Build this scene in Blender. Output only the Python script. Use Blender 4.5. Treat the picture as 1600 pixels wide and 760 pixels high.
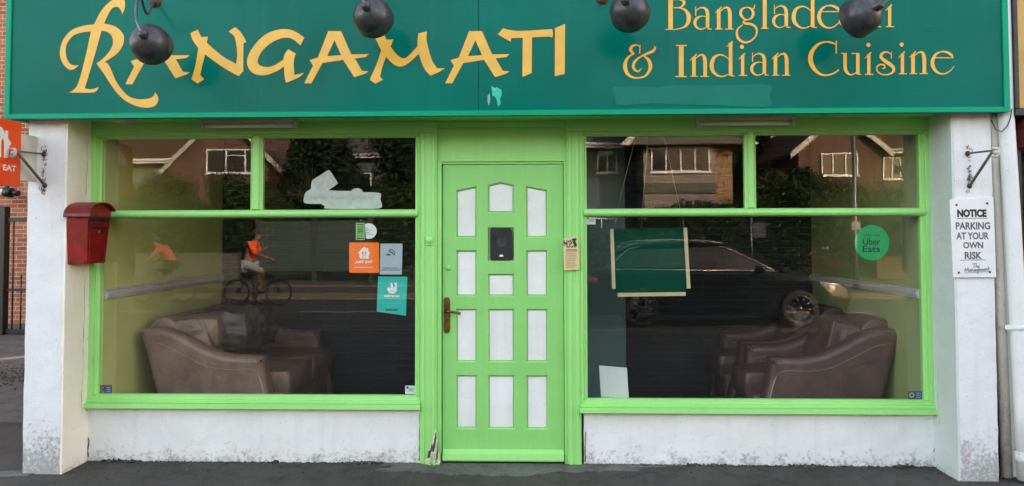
import bpy, bmesh, math, random
from mathutils import Vector, Matrix, noise
from mathutils.geometry import tessellate_polygon
R = math.radians
random.seed(7)
C = bpy.context.scene.collection
for o in list(bpy.data.objects): bpy.data.objects.remove(o)

# ------------------------------------------------------------------ camera
D = 5.0; EYE = 1.56; FOC = 1140.0; PPY = 327.1
YAW, PIT, ROL = R(-1.6934), R(1.8995), R(-0.1335)
fwd = Vector((math.sin(YAW)*math.cos(PIT), math.cos(YAW)*math.cos(PIT), math.sin(PIT)))
rgt = Vector((math.cos(YAW), -math.sin(YAW), 0)); upv = rgt.cross(fwd)
r2 = rgt*math.cos(ROL) + upv*math.sin(ROL); u2 = upv*math.cos(ROL) - rgt*math.sin(ROL)
cd = bpy.data.cameras.new('camera'); cam = bpy.data.objects.new('camera', cd); C.objects.link(cam)
cam.matrix_world = Matrix(((r2.x, u2.x, -fwd.x, 0), (r2.y, u2.y, -fwd.y, -D), (r2.z, u2.z, -fwd.z, EYE), (0, 0, 0, 1)))
cd.sensor_width = 36; cd.lens = FOC/1600*36; cd.shift_y = -(380-PPY)/1600
cd.clip_start = .05; cd.clip_end = 500
bpy.context.scene.camera = cam

def at(x, y, Y=0.0):
    """survey helper: metres on the vertical plane Y for a point measured in the photograph"""
    d = fwd + r2*((x-800)/FOC) + u2*((PPY-y)/FOC)
    t = (Y+D)/d.y
    return Vector((d.x*t, Y, EYE+d.z*t))

# ------------------------------------------------------------------ light
SUN_EL, SUN_AZ = R(20), R(38)           # low sun behind the shop, to its right
w = bpy.data.worlds.new('World'); bpy.context.scene.world = w; w.use_nodes = True
nt = w.node_tree; bg = nt.nodes['Background']
sky = nt.nodes.new('ShaderNodeTexSky'); sky.sky_type = 'NISHITA'; sky.sun_disc = False
sky.sun_elevation = SUN_EL; sky.sun_rotation = SUN_AZ; sky.air_density = 1.0; sky.dust_density = 2.5; sky.ozone_density = 1.0
tint = nt.nodes.new('ShaderNodeMix'); tint.data_type = 'RGBA'; tint.blend_type = 'MULTIPLY'; tint.inputs[0].default_value = 1
tint.inputs[7].default_value = (1.42, 1.06, .78, 1)      # hazy, warm evening sky as the camera balanced it
nt.links.new(sky.outputs[0], tint.inputs[6]); nt.links.new(tint.outputs[2], bg.inputs[0]); bg.inputs[1].default_value = 0.15
sd = bpy.data.lights.new('sun', 'SUN'); sd.energy = 2.0; sd.angle = R(.5); sd.color = (1, .93, .84)
sun = bpy.data.objects.new('sun', sd); C.objects.link(sun)
sdir = Vector((math.sin(SUN_AZ)*math.cos(SUN_EL), math.cos(SUN_AZ)*math.cos(SUN_EL), math.sin(SUN_EL)))
sun.rotation_euler = sdir.to_track_quat('Z', 'Y').to_euler()
sun.location = (0, 10, 12)
sc = bpy.context.scene
sc.view_settings.view_transform = 'Standard'; sc.view_settings.look = 'None'
sc.view_settings.gamma = 1; sc.view_settings.use_curve_mapping = False
sc.view_settings.exposure = 2.88
sc.render.engine = 'CYCLES'
sc.cycles.transparent_max_bounces = 24; sc.cycles.max_bounces = 10
sc.cycles.caustics_reflective = False; sc.cycles.caustics_refractive = False

# ------------------------------------------------------------------ materials
def S(r, g, b):
    f = lambda c: (c/255/12.92) if c/255 <= .04045 else ((c/255+.055)/1.055)**2.4
    return (f(r), f(g), f(b), 1)

class N:
    def __init__(s, name):
        s.m = bpy.data.materials.new(name); s.m.use_nodes = True; s.t = s.m.node_tree
        s.b = s.t.nodes['Principled BSDF']; s.out = s.t.nodes['Material Output']
    def n(s, k, **kw):
        x = s.t.nodes.new('ShaderNode'+k)
        for a, v in kw.items(): setattr(x, a, v)
        return x
    def l(s, a, b): s.t.links.new(a, b)
    def pos(s):
        return s.n('NewGeometry').outputs['Position']
    def obj(s):
        return s.n('TexCoord').outputs['Object']
    def noise(s, vec, scale, detail=4, rough=.55, dist=0):
        x = s.n('TexNoise'); x.inputs['Scale'].default_value = scale; x.inputs['Detail'].default_value = detail
        x.inputs['Roughness'].default_value = rough; x.inputs['Distortion'].default_value = dist
        s.l(vec, x.inputs['Vector']); return x.outputs['Fac']
    def scale(s, vec, v):
        x = s.n('VectorMath', operation='MULTIPLY'); s.l(vec, x.inputs[0]); x.inputs[1].default_value = v; return x.outputs[0]
    def ramp(s, fac, stops):
        x = s.n('ValToRGB'); s.l(fac, x.inputs[0]); e = x.color_ramp.elements
        while len(e) < len(stops): e.new(.5)
        for q, (p, c) in zip(e, stops):
            q.position = p; q.color = c if isinstance(c, tuple) else (c, c, c, 1)
        return x.outputs[0]
    def math(s, op, a, b=None):
        x = s.n('Math', operation=op)
        for i, v in enumerate((a, b)):
            if v is None: continue
            if isinstance(v, (int, float)): x.inputs[i].default_value = v
            else: s.l(v, x.inputs[i])
        return x.outputs[0]
    def mix(s, fac, a, b, mode='MIX'):
        x = s.n('Mix', data_type='RGBA', blend_type=mode)
        if isinstance(fac, (int, float)): x.inputs[0].default_value = fac
        else: s.l(fac, x.inputs[0])
        for i, v in ((6, a), (7, b)):
            if isinstance(v, tuple): x.inputs[i].default_value = v
            else: s.l(v, x.inputs[i])
        return x.outputs[2]
    def bump(s, h, strength=.3, dist=.01):
        x = s.n('Bump'); x.inputs['Strength'].default_value = strength; x.inputs['Distance'].default_value = dist
        s.l(h, x.inputs['Height']); s.l(x.outputs[0], s.b.inputs['Normal']); return x

def plain(name, col, rough=.5, metal=0, var=.12, scale=6, bump=0, bscale=60, spec=.5):
    q = N(name); p = q.obj()
    f = q.noise(p, scale, 5)
    dark = tuple(c*(1-var*1.6) for c in col[:3])+(1,); lite = tuple(min(1, c*(1+var)) for c in col[:3])+(1,)
    q.l(q.ramp(f, [(.3, dark), (.7, lite)]), q.b.inputs['Base Color'])
    q.l(q.ramp(q.noise(p, scale*3, 3), [(.3, max(.02, rough-.08)), (.7, min(1, rough+.1))]), q.b.inputs['Roughness'])
    q.b.inputs['Metallic'].default_value = metal; q.b.inputs['Specular IOR Level'].default_value = spec
    if bump: q.bump(q.noise(p, bscale, 4), bump, .004)
    return q.m

def painted_wall(name, col, stain=(.30, .29, .27, 1), dirt_h=.28, amount=1.0, streak=.35, speck=0.):
    """masonry paint: roller texture, soft grey streaks, chips, speckled splash zone at the foot"""
    q = N(name); p = q.pos()
    big = q.noise(p, 1.7, 5); mid = q.noise(p, 9, 6, .65); fine = q.noise(p, 140, 3, .7)
    base = q.mix(q.ramp(big, [(.35, 0.), (.7, 1.)]), tuple(c*.93 for c in col[:3])+(1,), col)
    base = q.mix(q.ramp(q.noise(p, 5, 6, .7), [(.5, 0.), (.75, .28)]), base, tuple(c*.8 for c in (col[0], col[1]*.99, col[2]*.97))+(1,))
    st = q.noise(q.scale(p, (14, 14, 1.1)), 1.0, 5, .6)
    base = q.mix(q.math('MULTIPLY', q.ramp(st, [(.52, 0.), (.75, 1.)]), streak), base, tuple(c*.72 for c in col[:3])+(1,))
    patch = q.noise(p, 3.3, 3, .5, .8)      # touched-up areas in a cooler, cleaner white
    base = q.mix(q.ramp(patch, [(.54, 0.), (.62, .28)]), base, tuple(min(.9, c*1.09) for c in col[:3])+(1,))
    rub = q.noise(q.scale(p, (5, 5, 22)), 1.0, 6, .75)
    base = q.mix(q.ramp(rub, [(.60, 0.), (.72, .3)]), base, tuple(c*.66 for c in (col[0], col[1]*.985, col[2]*.95))+(1,))
    z = q.n('SeparateXYZ'); q.l(p, z.inputs[0])
    hf = q.n('MapRange'); q.l(z.outputs[2], hf.inputs[0]); hf.inputs[1].default_value = 0; hf.inputs[2].default_value = dirt_h
    hf.inputs[3].default_value = .15*amount; hf.inputs[4].default_value = 0
    sp = q.noise(p, 42, 6, .75)
    f2 = q.math('ADD', q.math('MULTIPLY', sp, .72), q.math('MULTIPLY', mid, .28))
    chip = q.math('ADD', f2, hf.outputs[0])
    base = q.mix(q.ramp(chip, [(.60, 0.), (.74, .85)]), base, stain)
    pit = q.noise(p, 85, 2, .5)
    base = q.mix(q.ramp(pit, [(.70-speck, 0.), (.76-speck, .7)]), base, (.22, .21, .19, 1))
    q.l(base, q.b.inputs['Base Color']); q.b.inputs['Roughness'].default_value = .75
    hgt = q.math('ADD', q.math('MULTIPLY', fine, .35), q.math('MULTIPLY', mid, 1.0))
    hgt = q.math('SUBTRACT', hgt, q.ramp(chip, [(.62, 0.), (.7, .3)]))
    q.bump(hgt, .8, .009)
    return q.m

def gloss_paint(name, col, rough=.33):
    """old brush-painted joinery"""
    q = N(name); p = q.pos()
    a = q.noise(p, 2.3, 5); b = q.noise(q.scale(p, (60, 60, 3)), 1, 4, .6)
    base = q.mix(q.ramp(a, [(.3, 0.), (.7, 1.)]), tuple(c*.90 for c in col[:3])+(1,), col)
    base = q.mix(q.ramp(q.noise(p, 16, 6, .7), [(.55, 0.), (.8, .3)]), base, (col[0]*.7, col[1]*.74, col[2]*.7, 1))
    run = q.noise(q.scale(p, (34, 34, 2.0)), 1, 5, .65)
    base = q.mix(q.ramp(run, [(.5, 0.), (.75, .35)]), base, (min(1, col[0]*1.25), min(1, col[1]*1.05), min(1, col[2]*1.25), 1))
    chip = q.noise(p, 44, 5, .75)
    base = q.mix(q.ramp(chip, [(.70, 0.), (.72, .8)]), base, (.16, .17, .10, 1))
    q.l(base, q.b.inputs['Base Color'])
    q.l(q.ramp(q.noise(p, 20, 4), [(.3, rough-.05), (.7, rough+.2)]), q.b.inputs['Roughness'])
    q.bump(q.math('ADD', q.math('MULTIPLY', b, .6), q.noise(p, 30, 4)), .34, .005)
    return q.m

def brick(name, c1, c2, mortar, axis='XZ', bw=.225, bh=.075, bump=.5):
    q = N(name); p = q.obj()
    s = q.n('SeparateXYZ'); q.l(p, s.inputs[0]); cb = q.n('CombineXYZ')
    if axis == 'XZ': q.l(s.outputs[0], cb.inputs[0])
    else: q.l(s.outputs[1], cb.inputs[0])
    q.l(s.outputs[1 if axis == 'XY' else 2], cb.inputs[1])
    if axis == 'XY': q.l(s.outputs[0], cb.inputs[0])
    t = q.n('TexBrick'); q.l(cb.outputs[0], t.inputs['Vector']); t.inputs['Scale'].default_value = 1
    t.inputs['Brick Width'].default_value = bw; t.inputs['Row Height'].default_value = bh
    t.inputs['Mortar Size'].default_value = .006; t.inputs['Mortar Smooth'].default_value = .2; t.inputs['Bias'].default_value = 0
    t.inputs['Color1'].default_value = c1; t.inputs['Color2'].default_value = c2; t.inputs['Mortar'].default_value = mortar
    col = q.mix(q.ramp(q.noise(p, 7, 5, .7), [(.4, 0.), (.75, .5)]), t.outputs[0], tuple(c*.5 for c in c1[:3])+(1,))
    q.l(col, q.b.inputs['Base Color']); q.b.inputs['Roughness'].default_value = .85
    q.bump(q.math('SUBTRACT', q.math('MULTIPLY', q.noise(p, 90, 3), .25), t.outputs['Fac']), bump, .006)
    return q.m

def asphalt(name, base=.05, var=.4, blotch=True, tint=(1, 1, 1)):
    q = N(name); p = q.pos()
    f = q.noise(p, 95, 4, .75); g = q.noise(p, 1.3, 6, .65); h = q.noise(p, 7, 6, .7)
    v = q.n('TexVoronoi'); v.inputs['Scale'].default_value = 70; q.l(p, v.inputs['Vector'])
    c = lambda v: (v*tint[0], v*tint[1], v*tint[2], 1)
    col = q.ramp(f, [(.32, c(base*(1-var))), (.52, c(base)), (.70, c(base*(1+var*2.6)))])
    stone = q.mix(q.ramp(v.outputs['Color'], [(.0, 0.), (1., 1.)]), c(base*.5), c(base*2.4))
    col = q.mix(q.ramp(v.outputs['Distance'], [(.18, .55), (.34, 0.)]), col, stone)
    col = q.mix(q.ramp(g, [(.38, 0.), (.66, .7)]), col, c(base*2.0))
    col = q.mix(q.ramp(h, [(.48, 0.), (.66, .65)]), col, c(base*.45))
    col = q.mix(q.ramp(q.noise(p, 60, 2, .5), [(.74, 0.), (.77, .6)]), col, (.34, .32, .29, 1))
    q.l(col, q.b.inputs['Base Color']); q.b.inputs['Roughness'].default_value = .9
    q.bump(q.math('ADD', f, q.math('MULTIPLY', h, 1.2)), .9, .012)
    return q.m

def glass_mat(name, tint=(1, 1, 1, 1), wav=.0003):
    """pane of float glass: two faces, each mirrors about 4 % head-on"""
    q = N(name); q.t.nodes.remove(q.b)
    g = q.n('NewGeometry'); d = q.n('VectorMath', operation='DOT_PRODUCT'); q.l(g.outputs['Incoming'], d.inputs[0]); q.l(g.outputs['Normal'], d.inputs[1])
    c = q.math('SUBTRACT', 1.0, q.math('ABSOLUTE', d.outputs['Value']))
    f = q.math('ADD', q.math('MULTIPLY', q.math('POWER', c, 5.0), .95), .037)
    tr = q.n('BsdfTransparent'); tr.inputs[0].default_value = tint
    gl = q.n('BsdfGlossy'); gl.inputs['Roughness'].default_value = 0.0; gl.inputs['Color'].default_value = (1, 1, 1, 1)
    b = q.n('Bump'); b.inputs['Strength'].default_value = 1; b.inputs['Distance'].default_value = wav
    q.l(q.noise(g.outputs['Position'], 2.2, 2, .4), b.inputs['Height']); q.l(b.outputs[0], gl.inputs['Normal'])
    m = q.n('MixShader'); q.l(f, m.inputs[0]); q.l(tr.outputs[0], m.inputs[1]); q.l(gl.outputs[0], m.inputs[2])
    q.l(m.outputs[0], q.out.inputs[0]); return q.m

def leaf_mat(name, a, b, c):
    q = N(name); f = q.n('ObjectInfo'); p = q.obj()
    n1 = q.noise(p, 14, 4, .7); n2 = q.noise(p, 1.3, 3)
    col = q.mix(q.ramp(n2, [(.35, 0.), (.65, 1.)]), a, b)
    col = q.mix(q.ramp(n1, [(.5, 0.), (.65, 1.)]), col, c)
    q.l(col, q.b.inputs['Base Color']); q.b.inputs['Roughness'].default_value = .55
    q.b.inputs['Specular IOR Level'].default_value = .12
    return q.m

M = {}
M['green'] = gloss_paint('green_joinery_paint', S(158, 226, 130))
M['green_door'] = gloss_paint('green_door_paint', S(142, 212, 118), .36)
M['white_panel'] = painted_wall('white_door_panel_paint', (.83, .83, .83, 1), dirt_h=.01, amount=0, streak=.45, speck=-.1)
M['wall_white'] = painted_wall('white_masonry_paint', (.83, .825, .82, 1), dirt_h=.16, amount=1.05, speck=.012)
M['wall_pillar'] = painted_wall('white_pillar_paint', (.80, .81, .84, 1), dirt_h=.42, amount=1.7)
M['wall_cream'] = painted_wall('cream_reveal_paint', (.95, .89, .77, 1), dirt_h=.12, amount=.7, streak=.25)
M['wall_white_shade'] = painted_wall('grey_white_reveal_paint', S(212, 222, 222), dirt_h=.12, amount=.7, streak=.15)  # white paint, the shade on the right reveal greyed into its colour
M['fascia'] = None
M['frame_green'] = plain('fascia_frame_green', S(0, 152, 116), .35, 0, .05, 4, spec=.15)
M['gold'] = plain('gold_lettering', S(228, 178, 66), .35, 0, .06, 9)
M['dark_edge'] = plain('dark_letter_edge', S(52, 52, 26), .4)
M['lamp_black'] = plain('weathered_black_enamel', (.055, .056, .066, 1), .36, .35, .3, 25, .05, 50)
M['lamp_arm'] = plain('dull_galvanised_arm', S(105, 108, 116), .4, .8, .25, 40)
M['rust'] = plain('rusty_steel', S(92, 66, 50), .75, .2, .4, 60, .3)
M['bracket'] = plain('grey_bracket_steel', S(110, 102, 92), .55, .4, .35, 70)
M['glass'] = glass_mat('window_glass')
M['steel'] = plain('steel', S(120, 120, 118), .45, .5, .1)
M['brass'] = plain('worn_brass', S(128, 92, 48), .35, .85, .3, 30)
M['black'] = plain('black_plastic', (.015, .016, .018, 1), .35)
M['white'] = plain('white_plastic', (.8, .8, .78, 1), .4, 0, .05)
M['offwhite'] = plain('aged_white_plastic', S(196, 190, 178), .5, 0, .12)
M['red_box'] = plain('faded_red_enamel', S(140, 26, 24), .38, .1, .28, 14, .08, 30)
M['red_roof'] = plain('faded_red_roof_enamel', S(120, 26, 28), .34, .1, .3, 11, .1, 25)
M['orange'] = plain('orange_vinyl', S(255, 116, 14), .4, 0, .03)
M['sign_orange'] = plain('orange_sign_face', S(236, 74, 8), .45, 0, .08, 3)
M['teal'] = plain('teal_vinyl', S(0, 182, 170), .4, 0, .04)
M['eat_green'] = plain('green_vinyl', S(10, 162, 92), .4, 0, .03)
M['grey_vinyl'] = plain('grey_vinyl', S(168, 184, 192), .4, 0, .04)
M['pale_vinyl'] = plain('pale_vinyl', S(222, 232, 232), .5, 0, .04)
M['decal_back'] = plain('weathered_decal_back', S(190, 200, 194), .5, 0, .1, 18)
M['lime'] = plain('lime_vinyl', S(84, 178, 48), .4, 0, .03)
M['blue_vinyl'] = plain('blue_vinyl', S(40, 70, 140), .4)
M['brown_vinyl'] = plain('brown_vinyl', S(60, 50, 40), .4)
M['ink'] = plain('black_ink', (.012, .012, .014, 1), .5)
M['ink_grey'] = plain('faded_ink', S(104, 92, 100), .6, 0, .15, 60)
M['beige_card'] = plain('beige_notice_card', S(224, 200, 150), .6, 0, .08)
M['notice'] = plain('white_notice_board', S(226, 228, 230), .45, 0, .05, 10)
M['cream_wood'] = plain('cream_wood', S(196, 182, 140), .55)
M['board_green'] = plain('dark_green_board', S(0, 66, 50), .7, 0, .06, spec=.1)
M['soffit'] = plain('soffit_board', S(150, 144, 130), .8, 0, .2)
M['leather'] = None
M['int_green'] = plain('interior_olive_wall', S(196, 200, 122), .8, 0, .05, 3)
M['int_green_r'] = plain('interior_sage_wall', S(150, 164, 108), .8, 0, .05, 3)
M['int_panel'] = plain('interior_teal_panel', S(74, 104, 104), .6, 0, .08, 3)
M['rail'] = plain('grey_dado_rail', S(186, 186, 188), .4, 0, .06)
M['int_floor'] = plain('dark_floor', S(60, 52, 48), .5)
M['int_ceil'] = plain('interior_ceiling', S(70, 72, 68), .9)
M['slate'] = brick('dark_slate_tiles', S(36, 42, 45), S(28, 34, 37), S(42, 50, 53), bw=.45, bh=.062, bump=.4)
M['asphalt'] = asphalt('forecourt_asphalt', .040, .6, tint=(1.10, .98, .89))
M['alley'] = asphalt('alley_asphalt', .075, .5, tint=(1.04, .98, .94))
M['road'] = asphalt('road_asphalt', .05)
M['concrete'] = asphalt('worn_threshold_concrete', .10, .45, tint=(1, 1, .93))
M['paving'] = brick('red_block_paving', S(86, 60, 50), S(76, 54, 46), S(60, 52, 46), axis='XY', bw=.2, bh=.1)
M['kerb'] = plain('kerb_concrete', S(98, 96, 92), .85, 0, .15, 10, .2)
M['verge'] = plain('verge_grass', (.06, .075, .025, 1), .95, 0, .4, 3, .8, 60)
M['line'] = plain('yellow_road_paint', S(190, 160, 70), .7, 0, .2, 30)
M['line_white'] = plain('white_road_paint', S(200, 200, 196), .7, 0, .2, 30)
M['brick_far'] = brick('orange_brick', S(184, 112, 80), S(138, 78, 56), S(200, 182, 160))
M['brick_red'] = brick('red_brown_brick', S(98, 68, 56), S(80, 58, 48), S(110, 96, 84))
M['brick_warm'] = brick('warm_red_brick', S(104, 76, 64), S(86, 62, 54), S(112, 96, 82))
M['render'] = plain('pale_pinkish_render', S(126, 120, 114), .85, 0, .06, 3)
M['render_white'] = plain('off_white_render', S(104, 108, 94), .85, 0, .06, 3)
M['render_tan'] = plain('tan_render', S(142, 118, 86), .85, 0, .08, 3)
M['render_low'] = plain('grey_render', S(84, 88, 78), .85, 0, .06, 3)
M['clad'] = plain('blue_grey_cladding', S(62, 80, 84), .6, 0, .08, 3)
M['tiles'] = brick('brown_roof_tiles', S(92, 62, 50), S(76, 52, 44), S(40, 30, 26), bw=.27, bh=.3, bump=1)
M['slates'] = brick('grey_roof_slates', S(74, 76, 80), S(60, 62, 68), S(34, 34, 36), bw=.3, bh=.25, bump=1)
M['upvc'] = plain('white_window_frame', (.74, .76, .76, 1), .4, 0, .05)
M['barge'] = plain('pale_barge_board', S(184, 178, 166), .5, 0, .05)
M['dark_glass'] = plain('dark_window_glass', (.012, .016, .018, 1), .06, 0, .1)
M['fence_wood'] = plain('dark_fence', S(58, 62, 52), .8, 0, .2)
M['iron'] = plain('black_painted_iron', (.012, .013, .016, 1), .4)
M['leaf'] = leaf_mat('hedge_leaf', (.018, .036, .013, 1), (.026, .046, .015, 1), (.042, .058, .018, 1))
M['leaf_sun'] = leaf_mat('sunlit_yellow_leaf', (.07, .075, .02, 1), (.04, .055, .018, 1), (.12, .10, .03, 1))  # sunlight on the leaves put into the yellow colour
M['leaf_d'] = leaf_mat('dark_evergreen_leaf', (.012, .026, .012, 1), (.017, .034, .015, 1), (.028, .042, .018, 1))
M['bark'] = plain('bark', (.06, .045, .035, 1), .9, 0, .3, 12, .5)
M['car_paint'] = plain('black_car_paint', (.010, .011, .013, 1), .12, .3, .05)
M['chrome'] = plain('chrome', (.75, .75, .76, 1), .15, 1, .03)
M['tyre'] = plain('tyre_rubber', (.018, .018, .019, 1), .8)
M['alloy'] = plain('alloy_wheel', S(96, 98, 102), .3, .9, .05)
M['headlamp'] = plain('headlamp_lens', S(230, 235, 235), .08, .2, .05)
M['tail'] = plain('tail_lens', S(170, 12, 20), .15)
M['skin'] = plain('skin', S(140, 102, 84), .5, 0, .08, 8)
M['hivis'] = plain('orange_hi_vis_fabric', S(255, 88, 10), .7, 0, .08, 20, .2)
M['red_shirt'] = plain('red_orange_shirt', S(176, 70, 52), .8, 0, .08, 20, .2)
M['dark_cloth'] = plain('dark_cloth', (.03, .033, .042, 1), .85, 0, .2, 20, .2)
M['grey_cloth'] = plain('grey_cloth', S(160, 168, 172), .85, 0, .12, 20, .2)
M['brown_cloth'] = plain('brown_trousers', S(112, 92, 84), .85, 0, .12, 20, .2)
M['maroon'] = plain('maroon_canopy', S(128, 48, 58), .6, 0, .15, 8)
M['tan_panel'] = plain('tan_sign_panel', S(190, 150, 84), .5, 0, .1, 5)
M['pipe_white'] = painted_wall('white_painted_pipe', (.80, .82, .84, 1), dirt_h=.4, amount=.4, streak=.4)
M['pipe_old'] = painted_wall('peeling_pipe_paint', S(188, 182, 172), dirt_h=2.4, amount=.85, streak=.8)
M['splinter'] = plain('splintered_timber', S(206, 190, 160), .85, 0, .35, 40, .4)
M['leather_shade'] = None
M['paper'] = plain('white_paper', S(205, 214, 210), .7, 0, .03)
M['string'] = plain('string', S(150, 140, 110), .8)
M['throw'] = None
M['leather_l'] = plain('pale_worn_leather', S(176, 152, 132), .45, 0, .1, 12)
M['bare_wood'] = plain('bare_splintered_wood', S(226, 220, 200), .85, 0, .3, 30, .5)

def _fascia():
    q = N('teal_green_sign_panel'); p = q.pos()
    a = q.noise(p, .8, 4); s = q.n('SeparateXYZ'); q.l(p, s.inputs[0])
    col = q.mix(q.ramp(a, [(.35, 0.), (.65, 1.)]), S(0, 95, 82), S(3, 111, 99))
    strk = q.noise(q.scale(p, (9, 1, .6)), 1.0, 5, .65)
    col = q.mix(q.ramp(strk, [(.56, 0.), (.76, .16)]), col, S(40, 140, 130))
    col = q.mix(q.ramp(q.noise(p, 26, 5, .7), [(.66, 0.), (.75, .25)]), col, S(0, 66, 58))
    # scuffs and old cleaned-off lettering, shapes of their own
    sc1 = q.ramp(q.noise(q.scale(p, (2.2, 1, 9)), 3.1, 6, .7, .6), [(.63, 0.), (.74, .12)])
    col = q.mix(sc1, col, S(120, 150, 140))
    q.l(col, q.b.inputs['Base Color'])
    q.l(q.ramp(q.noise(p, 3.5, 5, .6), [(.35, .14), (.7, .28)]), q.b.inputs['Roughness'])
    q.b.inputs['Specular IOR Level'].default_value = .08
    q.bump(q.noise(p, 1.4, 2), .12, .02)
    return q.m
M['fascia'] = _fascia()
M['patch'] = plain('cleaned_patch_green', S(24, 118, 102), .3, 0, .05, 6, spec=.1)
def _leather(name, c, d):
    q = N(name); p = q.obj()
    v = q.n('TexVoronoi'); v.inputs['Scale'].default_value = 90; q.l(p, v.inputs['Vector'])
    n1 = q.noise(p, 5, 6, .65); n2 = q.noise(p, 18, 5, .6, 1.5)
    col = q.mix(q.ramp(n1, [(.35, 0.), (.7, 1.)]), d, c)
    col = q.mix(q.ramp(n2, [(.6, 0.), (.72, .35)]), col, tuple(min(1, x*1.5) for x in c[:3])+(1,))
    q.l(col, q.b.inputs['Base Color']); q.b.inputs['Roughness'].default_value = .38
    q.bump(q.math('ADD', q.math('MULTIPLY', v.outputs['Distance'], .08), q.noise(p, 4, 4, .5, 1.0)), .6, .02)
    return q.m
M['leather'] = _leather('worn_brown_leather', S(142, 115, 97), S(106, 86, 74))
M['leather_shade'] = _leather('shaded_brown_leather', S(98, 76, 70), S(74, 60, 56))  # brown leather with the dimmer light on the right darkened into its colour
M['throw'] = _leather('dark_throw_fabric', S(86, 74, 60), S(60, 50, 44))
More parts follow.
